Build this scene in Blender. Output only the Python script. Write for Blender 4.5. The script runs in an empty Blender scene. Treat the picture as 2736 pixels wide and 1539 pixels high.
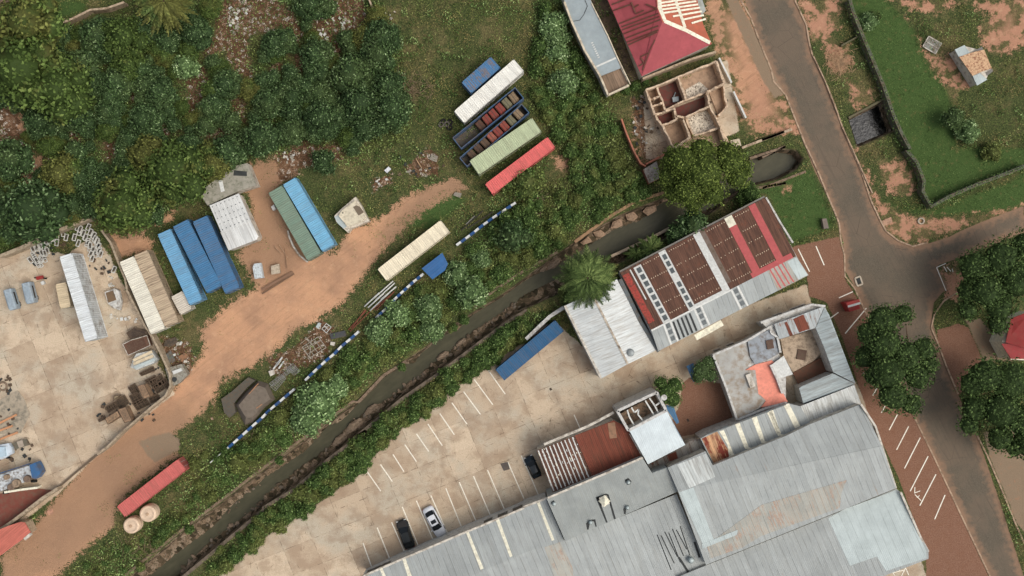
import bpy, math, random
import numpy as np
from mathutils import Vector
R = math.radians
random.seed(7); rng = np.random.default_rng(7)
sc = bpy.context.scene
COL = sc.collection
# ------------------------------------------------------------------ camera, sky, sun, exposure
CH = 150.0                                  # height the picture is taken from, metres
cam = bpy.data.objects.new('camera', bpy.data.cameras.new('camera')); COL.objects.link(cam)
cam.location = (0, 0, CH); cam.rotation_euler = (0, 0, 0)
cam.data.sensor_width = 36; cam.data.lens = 36 * CH / 152.0
cam.data.clip_start = 1; cam.data.clip_end = 6000
sc.camera = cam
world = bpy.data.worlds.new("World"); sc.world = world; world.use_nodes = True
SUN_EL, SUN_AZ = R(58), R(105)              # azimuth clockwise from north (up in the picture)
wt = world.node_tree; bg = wt.nodes['Background']
sky = wt.nodes.new('ShaderNodeTexSky'); sky.sky_type = 'NISHITA'; sky.sun_disc = False
sky.sun_elevation = SUN_EL; sky.sun_rotation = SUN_AZ; sky.dust_density = 4; sky.air_density = 1.0; sky.ozone_density = 0.6
bw = wt.nodes.new('ShaderNodeRGBToBW'); hs = wt.nodes.new('ShaderNodeMix'); hs.data_type = 'RGBA'; hs.inputs[0].default_value = .55; wt.links.new(sky.outputs[0], bw.inputs[0]); wt.links.new(sky.outputs[0], hs.inputs[6]); wt.links.new(bw.outputs[0], hs.inputs[7]); wt.links.new(hs.outputs[2], bg.inputs[0]); bg.inputs[1].default_value = 0.15
sl = bpy.data.lights.new('sun', 'SUN'); sl.energy = 1.2; sl.angle = R(40); sl.color = (1, .96, .90)
so = bpy.data.objects.new('sun', sl); COL.objects.link(so)
sd_ = Vector((math.sin(SUN_AZ) * math.cos(SUN_EL), math.cos(SUN_AZ) * math.cos(SUN_EL), math.sin(SUN_EL)))
so.rotation_euler = sd_.to_track_quat('Z', 'Y').to_euler(); so.location = (60, -10, 90)
sc.view_settings.view_transform = 'Standard'; sc.view_settings.look = 'None'
sc.view_settings.exposure = 0.2; sc.view_settings.gamma = 1

# ------------------------------------------------------------------ coordinates
TX = dict(a=0, b=700, c=1400, d=2036); TY = {'0': 0, '1': 400, '2': 760, '3': 1139}
def T(s):
    """'c0 805 0 1140 735 ...' -> picture positions (18 of them make a metre on the ground)"""
    o = []; k = []; ox = oy = 0; f = 1.0
    for w in s.split():
        if w[0].isalpha():
            if w == 'F': ox = oy = 0; f = 2736 / 2576
            elif w == 'N': ox = oy = 0; f = 1.0
            else: ox = TX[w[0]]; oy = TY[w[1]]; f = 1 / 3.623
        else:
            k.append(float(w))
            if len(k) == 2: o.append((ox + k[0] * f, oy + k[1] * f)); k = []
    return o
def W(p, z=0.0):
    g = (CH - z) / CH / 18.0
    return Vector(((p[0] - 1368) * g, (769.5 - p[1]) * g, z))
def WS(s, z=0.0): return [W(p, z) for p in (T(s) if isinstance(s, str) else s)]
def plane(pts):
    n = (pts[1] - pts[0]).cross(pts[2] - pts[0]).normalized()
    if n.z < 0: n = -n
    return n, n.dot(pts[0])
def onp(s, pl, off=.02):
    """points on a sloping plane"""
    n, d = pl; o = Vector((0, 0, CH)); out = []
    for p in (T(s) if isinstance(s, str) else s):
        r = W(p) - o; t = (d - n.dot(o)) / n.dot(r); q = o + r * t; out.append(q + Vector((0, 0, off)))
    return out
def S3(r, g, b):
    f = lambda c: ((c / 255 + .055) / 1.055) ** 2.4 if c > 10 else c / 255 / 12.92
    r, g, b = f(r), f(g), f(b); y = .3 * r + .59 * g + .11 * b; k = .05
    return (r + (y - r) * k, g + (y - g) * k, b + (y - b) * k, 1)

# ------------------------------------------------------------------ mesh building
class MB:
    def __init__(s): s.v = []; s.f = []
    def poly(s, pts):
        b = len(s.v); s.v += [tuple(p) for p in pts]; s.f.append(list(range(b, b + len(pts)))); return s
    def prism(s, top, zb, cap=True):
        n = len(top); b = len(s.v); top = [Vector(p) for p in top]
        s.v += [tuple(p) for p in top]
        s.v += [(p.x, p.y, zb[i] if isinstance(zb, (list, tuple)) else zb) for i, p in enumerate(top)]
        if cap: s.f.append(list(range(b, b + n))); s.f.append(list(range(b + 2 * n - 1, b + n - 1, -1)))
        for i in range(n): j = (i + 1) % n; s.f.append([b + i, b + n + i, b + n + j, b + j])
        return s
    def slab(s, top, th):
        return s.prism(top, [p[2] - th for p in top])
    def box(s, c, d, rz=0, rx=0, ry=0):
        from mathutils import Euler
        m = Euler((rx, ry, rz)).to_matrix(); b = len(s.v)
        for z in (-.5, .5):
            for x, y in ((-.5, -.5), (.5, -.5), (.5, .5), (-.5, .5)):
                s.v.append(tuple(Vector(c) + m @ Vector((x * d[0], y * d[1], z * d[2]))))
        for q in ((3, 2, 1, 0), (4, 5, 6, 7), (0, 1, 5, 4), (1, 2, 6, 5), (2, 3, 7, 6), (3, 0, 4, 7)): s.f.append([b + i for i in q])
        return s
    def bar(s, a, b, w, h):
        """box beam between two points; its top edge passes through them"""
        a = Vector(a); b = Vector(b); d = b - a; u = Vector((-d.y, d.x, 0))
        u = u.normalized() * w / 2 if u.length > 1e-6 else Vector((w / 2, 0, 0))
        return s.slab([a - u, b - u, b + u, a + u], h)
    def tube(s, a, b, r, n=8, r2=None, cap=True):
        a = Vector(a); b = Vector(b); d = (b - a).normalized(); r2 = r if r2 is None else r2
        u = d.cross(Vector((0, 0, 1)) if abs(d.z) < .9 else Vector((1, 0, 0))).normalized(); w = d.cross(u); k = len(s.v)
        for c, rr in ((a, r), (b, r2)):
            for i in range(n):
                t = 2 * math.pi * i / n; s.v.append(tuple(c + (u * math.cos(t) + w * math.sin(t)) * rr))
        for i in range(n): j = (i + 1) % n; s.f.append([k + i, k + j, k + n + j, k + n + i])
        if cap: s.f.append([k + n - 1 - i for i in range(n)]); s.f.append([k + n + i for i in range(n)])
        return s
    def lathe(s, c, prof, n=24):
        k = len(s.v)
        for r, z in prof:
            for i in range(n):
                t = 2 * math.pi * i / n; s.v.append((c[0] + r * math.cos(t), c[1] + r * math.sin(t), c[2] + z))
        for m in range(len(prof) - 1):
            for i in range(n): j = (i + 1) % n; s.f.append([k + m * n + i, k + m * n + j, k + m * n + n + j, k + m * n + n + i])
        s.f.append([k + (len(prof) - 1) * n + i for i in range(n)])
        return s
    def torus(s, c, Rr, r, n=16, m=8, rx=0, rz=0):
        from mathutils import Euler
        M = Euler((rx, 0, rz)).to_matrix(); k = len(s.v)
        for i in range(n):
            a = 2 * math.pi * i / n
            for j in range(m):
                t = 2 * math.pi * j / m; q = Vector(((Rr + r * math.cos(t)) * math.cos(a), (Rr + r * math.cos(t)) * math.sin(a), r * math.sin(t)))
                s.v.append(tuple(Vector(c) + M @ q))
        for i in range(n):
            for j in range(m):
                i2 = (i + 1) % n; j2 = (j + 1) % m; s.f.append([k + i * m + j, k + i2 * m + j, k + i2 * m + j2, k + i * m + j2])
        return s
def obj(name, mb, mat, parent=None, local=False, smooth=False, label=None):
    me = bpy.data.meshes.new(name)
    off = Vector((0, 0, 0)) if (local or parent is None) else getattr(parent, 'location')
    if parent is not None and parent.parent is not None and not local:
        off = parent.parent.location + parent.location
    me.from_pydata([(v[0] - off[0], v[1] - off[1], v[2] - off[2]) for v in mb.v], [], mb.f); me.update()
    if smooth:
        for p in me.polygons: p.use_smooth = True
    for m in (mat if isinstance(mat, (list, tuple)) else [mat]): me.materials.append(m)
    o = bpy.data.objects.new(name, me); COL.objects.link(o)
    if parent is not None: o.parent = parent
    if label: o['label'] = label
    return o
def thing(name, label, cat, loc=(0, 0, 0), rz=0, group=None):
    o = bpy.data.objects.new(name, None); COL.objects.link(o); o.empty_display_size = .3
    o.location = loc; o.rotation_euler = (0, 0, rz); o['label'] = label; o['category'] = cat
    if group: o['group'] = group
    return o
def tag(o, label, cat, group=None):
    o['label'] = label; o['category'] = cat
    if group: o['group'] = group
    return o
def single(name, mb, mat, label, cat, loc=None, group=None, smooth=False):
    """a thing that is one mesh, its origin at its base"""
    if loc is None:
        a = np.array(mb.v); loc = (a[:, 0].mean(), a[:, 1].mean(), a[:, 2].min())
    mb.v = [(v[0] - loc[0], v[1] - loc[1], v[2] - loc[2]) for v in mb.v]
    o = obj(name, mb, mat, smooth=smooth); o.location = loc
    return tag(o, label, cat, group)
def struct(name, mb, mat, kind='structure'):
    o = obj(name, mb, mat); o['kind'] = kind; return o
KIDS = {}
def dup(root, loc, rz=0, scale=1, label=None, group=None, cat=None, mats=None):
    r = root.copy(); COL.objects.link(r); r.location = loc; r.rotation_euler = (0, 0, rz)
    r.scale = scale if isinstance(scale, tuple) else (scale,) * 3
    if label: r['label'] = label
    if group: r['group'] = group
    for ch in KIDS[root.name]:
        c = ch.copy(); COL.objects.link(c); c.parent = r
        if mats and c.name.split('.')[0] in mats:
            c.material_slots[0].link = 'OBJECT'; c.material_slots[0].material = mats[c.name.split('.')[0]]
    return r

# ------------------------------------------------------------------ materials
class N:
    def __init__(s, name, rough=.8, spec=.3):
        s.m = bpy.data.materials.new(name); s.m.use_nodes = True; s.t = s.m.node_tree
        s.b = s.t.nodes['Principled BSDF']; s.b.inputs['Roughness'].default_value = rough
        s.b.inputs['Specular IOR Level'].default_value = spec
    def n(s, t, **k):
        x = s.t.nodes.new(t)
        for a, b in k.items(): setattr(x, a, b)
        return x
    def L(s, a, b): s.t.links.new(a, b)
    def put(s, v, sock):
        if hasattr(v, 'links') or isinstance(v, bpy.types.NodeSocket): s.L(v, sock)
        else: sock.default_value = v
    def co(s): return s.n('ShaderNodeTexCoord').outputs['Object']
    def rot(s, ang, sx=1, sy=1, sz=1, vec=None):
        """coordinates turned so that x runs along the direction ang"""
        m = s.n('ShaderNodeVectorRotate', rotation_type='Z_AXIS'); s.L(vec or s.co(), m.inputs[0]); m.inputs['Angle'].default_value = -ang
        k = s.n('ShaderNodeVectorMath', operation='MULTIPLY'); s.L(m.outputs[0], k.inputs[0]); k.inputs[1].default_value = (sx, sy, sz)
        return k.outputs[0]
    def noise(s, scale, vec=None, det=4, rough=.6, dist=0):
        x = s.n('ShaderNodeTexNoise'); x.inputs['Scale'].default_value = scale; x.inputs['Detail'].default_value = det
        x.inputs['Roughness'].default_value = rough; x.inputs['Distortion'].default_value = dist
        s.L(vec or s.co(), x.inputs['Vector']); return x.outputs[0]
    def vor(s, scale, vec=None, feat='F1', out=0):
        x = s.n('ShaderNodeTexVoronoi', feature=feat); x.inputs['Scale'].default_value = scale
        s.L(vec or s.co(), x.inputs['Vector']); return x.outputs[out]
    def math(s, op, a, b=0.0, c=None):
        x = s.n('ShaderNodeMath', operation=op); s.put(a, x.inputs[0]); s.put(b, x.inputs[1])
        if c is not None: s.put(c, x.inputs[2])
        return x.outputs[0]
    def step(s, v, a, b, lo=0.0, hi=1.0):
        x = s.n('ShaderNodeMapRange', interpolation_type='SMOOTHSTEP'); s.put(v, x.inputs[0])
        x.inputs[1].default_value = a; x.inputs[2].default_value = b; x.inputs[3].default_value = lo; x.inputs[4].default_value = hi
        return x.outputs[0]
    def mix(s, f, a, b, mode='MIX'):
        x = s.n('ShaderNodeMix', data_type='RGBA', blend_type=mode); s.put(f, x.inputs[0]); s.put(a, x.inputs[6]); s.put(b, x.inputs[7])
        return x.outputs[2]
    def ramp(s, v, stops):
        x = s.n('ShaderNodeValToRGB'); e = x.color_ramp.elements
        while len(e) < len(stops): e.new(.5)
        for i, (p, c) in enumerate(stops): e[i].position = p; e[i].color = c
        s.put(v, x.inputs[0]); return x.outputs[0]
    def attr(s, n_): x = s.n('ShaderNodeAttribute', attribute_name=n_); return x.outputs['Fac']
    def sep(s, v, i): x = s.n('ShaderNodeSeparateXYZ'); s.L(v, x.inputs[0]); return x.outputs[i]
    def bump(s, h, strength=.5, dist=.05):
        x = s.n('ShaderNodeBump'); x.inputs['Strength'].default_value = strength; x.inputs['Distance'].default_value = dist
        s.L(h, x.inputs['Height']); s.L(x.outputs[0], s.b.inputs['Normal'])
    def col(s, v): s.put(v, s.b.inputs['Base Color']); return s.m
def gray(v): return (v, v, v, 1)
MC = {}
def surf(name, c, rough=.75, dirt=.25, rust=0., ang=None, period=1.0, lines=.25, sheet=.12, dirtc=(96, 80, 62), rustc=(122, 66, 38), nscale=1.2, metal=0, fine=.1, rustang=True, rs=.5):
    """painted or bare surface: colour drift, grime, rust blotches and, with ang, sheets lapped every period metres"""
    if name in MC: return MC[name]
    m = N(name, rough); base = S3(*c) if max(c) > 1.5 else (*c, 1)
    n1 = m.noise(nscale * .35, det=5); n2 = m.noise(nscale * 6, det=5, rough=.7)
    v = m.math('ADD', m.math('MULTIPLY', m.step(n1, .3, .7), .24), m.math('MULTIPLY', n2, fine * 3))
    v = m.math('ADD', v, .88 - fine * 1.5)
    colr = base
    if ang is not None:
        vec = m.rot(ang); u = m.sep(vec, 0); f = m.math('DIVIDE', u, period)
        wn = m.n('ShaderNodeTexWhiteNoise', noise_dimensions='1D'); m.L(m.math('FLOOR', f), wn.inputs['W'])
        v = m.math('MULTIPLY', v, m.math('ADD', m.math('MULTIPLY', wn.outputs[0], sheet), 1 - sheet / 2))
        fr = m.math('FRACT', f)
        ln = m.step(m.math('ABSOLUTE', m.math('SUBTRACT', fr, .5)), .40, .49)
        brk = m.step(m.noise(.9, m.rot(ang, 1, .5), det=3), .35, .6)
        v = m.math('MULTIPLY', v, m.math('SUBTRACT', 1, m.math('MULTIPLY', m.math('MULTIPLY', ln, brk), lines)))
        wv = m.math('SINE', m.math('MULTIPLY', u, 2 * math.pi / .25)); m.bump(wv, .25, .02)
        st = m.noise(1.0, m.rot(ang, 4.5, .3), det=4)
    else: st = m.noise(nscale * 1.3, det=6)
    gc = m.n('ShaderNodeCombineColor')
    for i in range(3): m.L(v, gc.inputs[i])
    colr = m.mix(1.0, base, gc.outputs[0], 'MULTIPLY')
    if dirt: colr = m.mix(m.math('MULTIPLY', m.step(m.math('ADD', st, m.math('MULTIPLY', n1, .5)), .62, 1.0), min(1, dirt * 2)), colr, S3(*dirtc))
    if rust:
        rn = m.math('ADD', m.math('MULTIPLY', m.noise(rs, det=6, rough=.65), .6), m.math('MULTIPLY', st, .4))
        e = .72 - rust * .42
        rc = m.mix(m.noise(5, det=3), S3(*rustc), S3(rustc[0] * .6, rustc[1] * .65, rustc[2] * .8))
        colr = m.mix(m.step(rn, e, e + .1), colr, rc)
    m.b.inputs['Metallic'].default_value = metal
    MC[name] = m.col(colr); return MC[name]
def plain(name, c, rough=.6, metal=0, var=.15):
    if name in MC: return MC[name]
    m = N(name, rough); b = S3(*c); d = tuple(x * (1 - var * 2) for x in b[:3]) + (1,)
    m.b.inputs['Metallic'].default_value = metal
    MC[name] = m.col(m.mix(m.step(m.noise(1.7, det=5), .35, .65), b, d)); return MC[name]
def leafmat(name, dk, md, lt, warm=None, wamt=0.):
    if name in MC: return MC[name]
    m = N(name, .7, .1); t = m.attr('tint')
    oi = m.n('ShaderNodeObjectInfo').outputs['Random']
    c = m.ramp(t, [(0, S3(*dk)), (.55, S3(*md)), (1, S3(*lt))])
    geo = m.n('ShaderNodeNewGeometry').outputs['Position']
    big = m.noise(.22, geo, det=3)
    if warm: c = m.mix(m.math('MULTIPLY', m.step(m.math('ADD', big, m.math('MULTIPLY', m.math('SUBTRACT', oi, .5), .25)), .47, .62), wamt), c, m.mix(t, S3(*[x * .55 for x in warm]), S3(*warm)))
    k = m.math('ADD', 1.28, m.math('MULTIPLY', m.noise(1.1, geo, det=2), .4)); k = m.math('MULTIPLY', k, m.math('ADD', .85, m.math('MULTIPLY', oi, .3)))
    g = m.n('ShaderNodeCombineColor')
    for i in range(3): m.L(k, g.inputs[i])
    MC[name] = m.col(m.mix(1.0, c, g.outputs[0], 'MULTIPLY')); return MC[name]
# ------------------------------------------------------------------ ground: one sheet to the horizon
RIVER = T("F 300 1480 F 330 1449 450 1345 560 1262 640 1200 780 1095 890 1015 960 945 1060 880 1165 800 1260 742 1380 655 1470 590 1560 540 1660 500 1700 490 1790 455 1880 400 1900 388 1965 372 2005 378 2022 398 2005 425 1960 450 1880 470 1800 530 1700 585 1600 640 1525 680 1440 720 1400 742 c2 0 245 b2 2380 340 1900 700 1660 880 1340 1100 1180 1230 920 1449 b3 780 210 620 320 300 600 0 780 a3 2536 800 2000 1250 1760 1449 1700 1510")
WATER = T("a3 1400 1500 1440 1449 1780 1180 2050 980 2250 760 2536 530 b3 0 520 420 240 640 0 b2 760 1330 930 1165 1180 900 1400 765 1480 760 1560 640 1700 510 1900 440 2090 240 2320 60 2400 -20 c1 0 1270 330 1110 520 1000 700 880 900 760 1120 690 1300 540 1400 480 1700 420 c1 2190 90 2536 -20 d1 0 80 200 0 380 20 440 130 400 200 260 270 0 350 c1 2260 375 1900 520 1500 700 1380 770 1220 840 860 1010 450 1180 c2 0 100 b2 2360 245 2060 440 1890 590 1700 730 1480 900 1290 1060 950 1270 780 1420 b3 690 170 430 350 180 540 20 670 a3 2536 740 1990 1150 1740 1420 1660 1500")
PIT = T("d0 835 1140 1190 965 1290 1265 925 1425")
def sdf(poly, X, Y, z=0):
    p = np.array([(W(q, z).x, W(q, z).y) for q in poly]); n = len(p); d = np.full(X.shape, 1e9); ins = np.zeros(X.shape, bool)
    for i in range(n):
        a = p[i]; b = p[(i + 1) % n]; e = b - a; L2 = max(e @ e, 1e-9)
        t = np.clip(((X - a[0]) * e[0] + (Y - a[1]) * e[1]) / L2, 0, 1)
        d = np.minimum(d, (X - a[0] - t * e[0]) ** 2 + (Y - a[1] - t * e[1]) ** 2)
        c = ((a[1] > Y) != (b[1] > Y)); 
        if e[1] != 0: ins ^= c & (X < e[0] * (Y - a[1]) / e[1] + a[0])
    return np.where(ins, 1, -1) * np.sqrt(d)
def vnoise(X, Y, s, seed=0):
    g = np.random.default_rng(seed).random((256, 256)); x = X / s + 40.3; y = Y / s + 71.7
    xi = np.floor(x).astype(int); yi = np.floor(y).astype(int); fx = x - xi; fy = y - yi; fx = fx * fx * (3 - 2 * fx); fy = fy * fy * (3 - 2 * fy)
    G = lambda i, j: g[i % 256, j % 256]
    return (G(xi, yi) * (1 - fx) + G(xi + 1, yi) * fx) * (1 - fy) + (G(xi, yi + 1) * (1 - fx) + G(xi + 1, yi + 1) * fx) * fy
REG = dict(dark_soil=['F 560 400 700 370 730 520 760 640 720 690 640 710 600 640 640 520','F -20 1480 -20 1390 150 1230 330 1060 480 1010 460 1150 300 1300 150 1440','F 960 590 1090 450 1190 440 1160 530 1000 640'],
 soil=["F 0 1475 0 1395 80 1325 150 1235 240 1130 330 1050 420 990 470 930 510 880 500 830 560 770 640 720 590 640 630 600 630 520 600 420 700 390 770 375 765 420 700 480 760 600 840 630 880 570 950 545 1020 490 1090 460 1140 440 1180 470 1100 520 1040 560 1000 600 960 640 900 720 870 760 800 810 740 835 700 880 640 925 560 960 540 1010 500 1050 440 1095 450 1150 340 1230 300 1270 285 1330 220 1380 120 1475",
   "F 1760 -10 1870 -10 1950 150 2012 300 2020 340 1880 345 1830 260 1800 150", "F 270 590 370 590 390 620 380 640 290 650",
   "d0 1180 -20 1260 40 1480 290 1580 560 1660 700 1740 790 1830 940 1900 900 2100 820 1850 520 1700 520 1560 440 1480 250 1300 60 1700 150 2000 -20",
   "d0 1900 -20 2600 -20 2600 430 2400 520 2230 560 2120 420 2100 250 2200 150", "d0 330 -20 760 -20 780 240 700 340 860 420 900 640 730 730 620 640 560 420 460 400",
   "d0 830 760 1080 860 1120 1000 850 1090", "d1 1130 120 1370 90 1500 260 1500 420 1380 460 1230 430 1120 250",
   "d1 880 0 940 -20 1150 470 1420 640 1900 640 2300 570 2536 520 2560 560 1990 760 1600 910 1460 935 1320 880 1190 780 1140 660 1000 380",
   "c0 1030 1130 1180 1000 1330 1220 1380 1449 c1 1450 0 1180 130 1100 60", "d1 150 340 280 330 280 420 180 430", "d1 2000 1060 1690 1130 1780 1449 2000 1449 2000 1200",
   "F 1390 395 1440 395 1440 430 1400 430", "F 1830 150 1880 170 1960 290 1900 310", "a0 0 1000 220 1080 300 1300 100 1330 0 1200", "a0 1010 1300 1180 1330 1180 1449 1040 1449", "a1 300 50 440 30 400 300 200 380 200 150",
   "a1 1110 880 1400 780 1450 900 1180 980", "a1 1500 650 1700 580 1680 700 1500 740", "a1 560 440 700 430 740 560 640 610"],
 rub=["F 110 370 130 380 135 410 110 400","F 265 340 300 340 300 400 270 400","F 400 300 430 300 425 340 400 330","F 820 100 860 110 850 150 820 140","F 500 330 560 320 570 345 520 350","F 330 230 350 235 345 260 325 255","F 180 320 205 330 200 360 175 350","F -10 270 40 300 60 350 90 420 70 450 40 400 -10 380","F 480 210 520 230 500 290 470 280","F 590 60 630 70 620 130 640 200 590 190","F 590 225 625 240 610 290 590 280","F 690 150 710 160 700 190 680 180","a0 2180 -20 2480 -20 2480 300 2340 420 2350 640 2220 620 2160 480 1990 560 1960 440 2100 330 2080 180", "a0 1800 760 1960 620 2000 800 1900 880 1800 880", "a0 2230 920 2340 920 2380 1180 2290 1100", "a0 2060 1260 2260 1230 2240 1350 2080 1360",
   "b0 620 -20 960 -20 1010 160 960 290 700 340 600 430 500 330 520 200 700 120", "b0 -60 -20 120 -20 300 130 420 350 330 390 180 240 0 330 -60 300", "b0 330 520 460 580 450 660 380 700 320 640", "b0 300 1370 480 1350 520 1449 300 1449", "a0 0 1000 180 1050 200 1200 80 1280 0 1270",
   "b1 120 90 420 0 360 180 300 300 160 300", "b1 1060 300 1260 230 1240 330 1080 400", "b1 1380 180 1600 -20 1700 60 1700 240 1500 260", "b2 60 720 330 600 560 360 700 420 620 700 440 780 120 900", "F 700 385 860 360 860 400 720 430",
   "a2 1560 500 1820 560 1880 700 1820 900 1640 860", "F 1590 250 1640 240 1690 400 1620 400", "c2 1100 300 1300 500 1200 700 1000 720"],
 lawn=["d0 820 -30 1190 -30 1480 290 1580 560 1660 700 1740 790 1830 960 1900 1449 d1 1850 -20 2600 -20 2600 120 2350 240 1660 560 1500 300",    "d1 1140 480 1400 560 1650 580 2400 300 2600 180 2600 520 2300 600 1700 640 1400 600", "c1 2180 380 2536 300 d1 0 360 480 180 640 560 700 760 290 900 60 450",
   "F 990 560 1120 480 1180 500 1080 580", "a0 450 0 850 0 830 110 560 190 430 130"],
 conc=["F -30 650 60 622 170 640 235 590 275 640 300 700 390 830 400 920 440 990 330 1075 230 1160 150 1240 60 1310 -30 1390",
   "F 500 1475 a3 2130 1449 b3 0 1110 150 990 400 850 700 640 950 410 1120 260 1370 10 b2 1500 1330 1680 1160 1850 1010 2100 870 2220 770 2380 640 c2 20 560 250 320 F 1500 900 1640 850 2030 715 2040 765 2180 1010 2330 1449 2300 1475",
   "F 1625 400 1620 250 1830 150 1860 330 1700 400"],
 brick=["F 1975 625 2110 595 2122 640 2125 700 2150 740 2185 800 2210 850 2300 1050 2350 1150 2420 1300 2492 1460 2500 1490 2330 1490 2330 1390 2260 1200 2180 1030 2120 850 2080 760 2035 745 2030 690",
   "c2 1530 960 1600 900 1900 960 2060 1330 1870 1400 1500 1480 1420 1340 1500 1180", "d2 1700 440 1900 380 2000 420 2150 760 2160 900 1960 1000 1900 1080 1700 560"],
 path=["a3 1340 150 1500 90 1640 60 1740 130 1740 220 1500 350 1420 280","c0 1940 -30 2060 -30 2536 900 2430 950 2390 900 2300 760", "d2 2010 420 2150 740 2500 740 2300 560 2110 330 1960 340", "d3 2150 60 2600 0 2600 1100 2470 940 2200 280"],
 asph=["F 1862 -40 1900 85 1950 190 1985 255 2010 330 2050 430 2085 500 2112 570 2122 610 2125 680 2150 720 2180 790 2210 850 2300 1050 2350 1150 2420 1300 2490 1449 2510 1500 2610 1500 2576 1449 2510 1245 2458 1093 2400 970 2362 870 2345 800 2350 760 2385 722 2358 668 2410 650 2620 567 2620 470 2576 545 d1 2536 545 2250 650 1980 760 1800 850 1600 910 1460 935 1320 880 1200 790 1140 670 1060 500 960 200 870 0 d0 780 1230 700 1000 600 760 490 540 430 250 320 0 310 -60",
   "a0 -40 -40 470 -40 440 100 280 140 120 170 -40 200"])
xs = np.concatenate([[-3000, -900, -300, -140], np.arange(-92, 92.01, .25), [140, 300, 900, 3000]])
ys = np.concatenate([[-3000, -900, -300, -110], np.arange(-55, 55.01, .25), [110, 300, 900, 3000]])
GX, GY = np.meshgrid(xs, ys); nx, ny = len(xs), len(ys)
near = (abs(GX) < 93) & (abs(GY) < 56)
sd_r = sdf(RIVER, GX, GY); sd_p = sdf(PIT, GX, GY); sd_w = sdf(WATER, GX, GY, -2)
ss = lambda t: np.clip(t, 0, 1) ** 2 * (3 - 2 * np.clip(t, 0, 1))
GZ = (vnoise(GX, GY, 9, 1) - .5) * .12 + (vnoise(GX, GY, 2.3, 2) - .5) * .05 - .04
sd_all = np.maximum(sd_r, sd_p)
sd_w = np.maximum(sd_w, sd_p - .3)
bed = np.where(sd_w > 0, -2.45, -2.0 + .35 * ss(-sd_w / 2) + .5 * (vnoise(GX, GY, .8, 5) - .5))
dep = ss((sd_all + .05) / .5); GZ = GZ * (1 - dep) + bed * dep
ATT = {}
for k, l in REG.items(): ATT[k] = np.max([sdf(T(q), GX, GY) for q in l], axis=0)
flat = np.clip(np.maximum.reduce([ATT['asph'], ATT['conc'], ATT['brick']]) / .6 + .5, 0, 1) * (1 - dep)
GZ = GZ * (1 - flat) + np.where(ATT['asph'] > np.maximum(ATT['conc'], ATT['brick']), -.12, 0) * flat
ATT['river'] = sd_all; ATT['water'] = sd_w
me = bpy.data.meshes.new('ground')
co = np.stack([GX, GY, np.where(near, GZ, -.05)], -1).reshape(-1, 3)
ii = (np.arange(ny - 1)[:, None] * nx + np.arange(nx - 1)[None]).ravel()
quads = np.stack([ii, ii + 1, ii + nx + 1, ii + nx], 1)
def setmesh(me, co, quads, k=4):
    me.vertices.add(len(co)); me.vertices.foreach_set('co', co.astype(np.float32).ravel())
    me.loops.add(quads.size); me.loops.foreach_set('vertex_index', quads.ravel().astype(np.int32))
    me.polygons.add(len(quads)); me.polygons.foreach_set('loop_start', np.arange(0, quads.size, k, dtype=np.int32))
    me.update(calc_edges=True)
setmesh(me, co, quads); me.polygons.foreach_set('use_smooth', np.ones(len(quads), bool))
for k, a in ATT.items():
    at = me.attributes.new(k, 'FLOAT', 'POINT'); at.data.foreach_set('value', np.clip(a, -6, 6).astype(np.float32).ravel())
g = N('ground', .95, .15)
nA = g.noise(.18, det=6, rough=.6); nB = g.noise(1.1, det=6, rough=.65); nC = g.noise(6, det=5, rough=.75); nD = g.noise(17, det=3, rough=.8)
def gmask(k, amp, w=.12, off=0.):
    v = g.math('ADD', g.attr(k), g.math('MULTIPLY', g.math('SUBTRACT', nB, .5), amp)); v = g.math('ADD', v, g.math('MULTIPLY', g.math('SUBTRACT', nC, .5), amp * .8))
    return g.step(v, off - w, off + w)
grn = g.mix(g.step(nC, .35, .7), S3(36, 46, 24), S3(98, 106, 58)); brn = g.mix(g.step(nC, .3, .7), S3(62, 60, 36), S3(126, 116, 74))
base = g.mix(g.step(g.math('ADD', nA, g.math('MULTIPLY', nB, .6)), .74, 1.0), grn, brn)
lawn = g.mix(g.step(nD, .3, .72), S3(36, 56, 24), S3(88, 112, 56)); lawn = g.mix(g.step(nB, .55, .75), lawn, g.mix(nC, S3(90, 90, 50), S3(124, 110, 68)))
c = g.mix(gmask('lawn', 1.5, .5), base, lawn)
soil = g.mix(g.step(nA, .35, .65), S3(200, 152, 114), S3(172, 132, 102)); soil = g.mix(g.step(g.sep(g.co(), 0), 25, 45), soil, S3(178, 130, 102))
soil = g.mix(g.math('MULTIPLY', g.step(nB, .5, .8), .6), soil, S3(212, 172, 132)); soil = g.mix(g.math('MULTIPLY', g.step(nC, .55, .3), .3), soil, S3(142, 106, 80))
streak = g.noise(1, g.rot(R(38), .25, 2.2), det=5, rough=.7); soil = g.mix(g.math('MULTIPLY', g.step(streak, .5, .7), .38), soil, S3(128, 100, 76))
soil = g.mix(g.math('MULTIPLY', g.step(g.math('ADD', g.attr('dark_soil'), g.math('MULTIPLY', nB, 2)), -1, 2.5), .75), soil, g.mix(nC, S3(128, 98, 74), S3(168, 134, 104)))  # browner soil regions; by the white shed, shade is painted into this tone
sm = g.math('MULTIPLY', gmask('soil', 4.2, .3, .25), g.step(g.math('ADD', nC, g.math('ADD', g.math('MULTIPLY', g.step(g.attr('soil'), 0, 2.6), .5), g.math('MULTIPLY', nB, .3))), .58, .7))
vx = g.math('MULTIPLY', g.step(g.sep(g.co(), 0), 17, 22), g.step(g.math('ADD', g.noise(.45, det=6, rough=.65), g.math('MULTIPLY', nC, .25)), .60, .68)); sm = g.math('MULTIPLY', sm, g.math('SUBTRACT', 1, g.math('MULTIPLY', vx, g.step(g.attr('soil'), 1.6, 4.2, .9, 0))))
c = g.mix(sm, c, soil)
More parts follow.
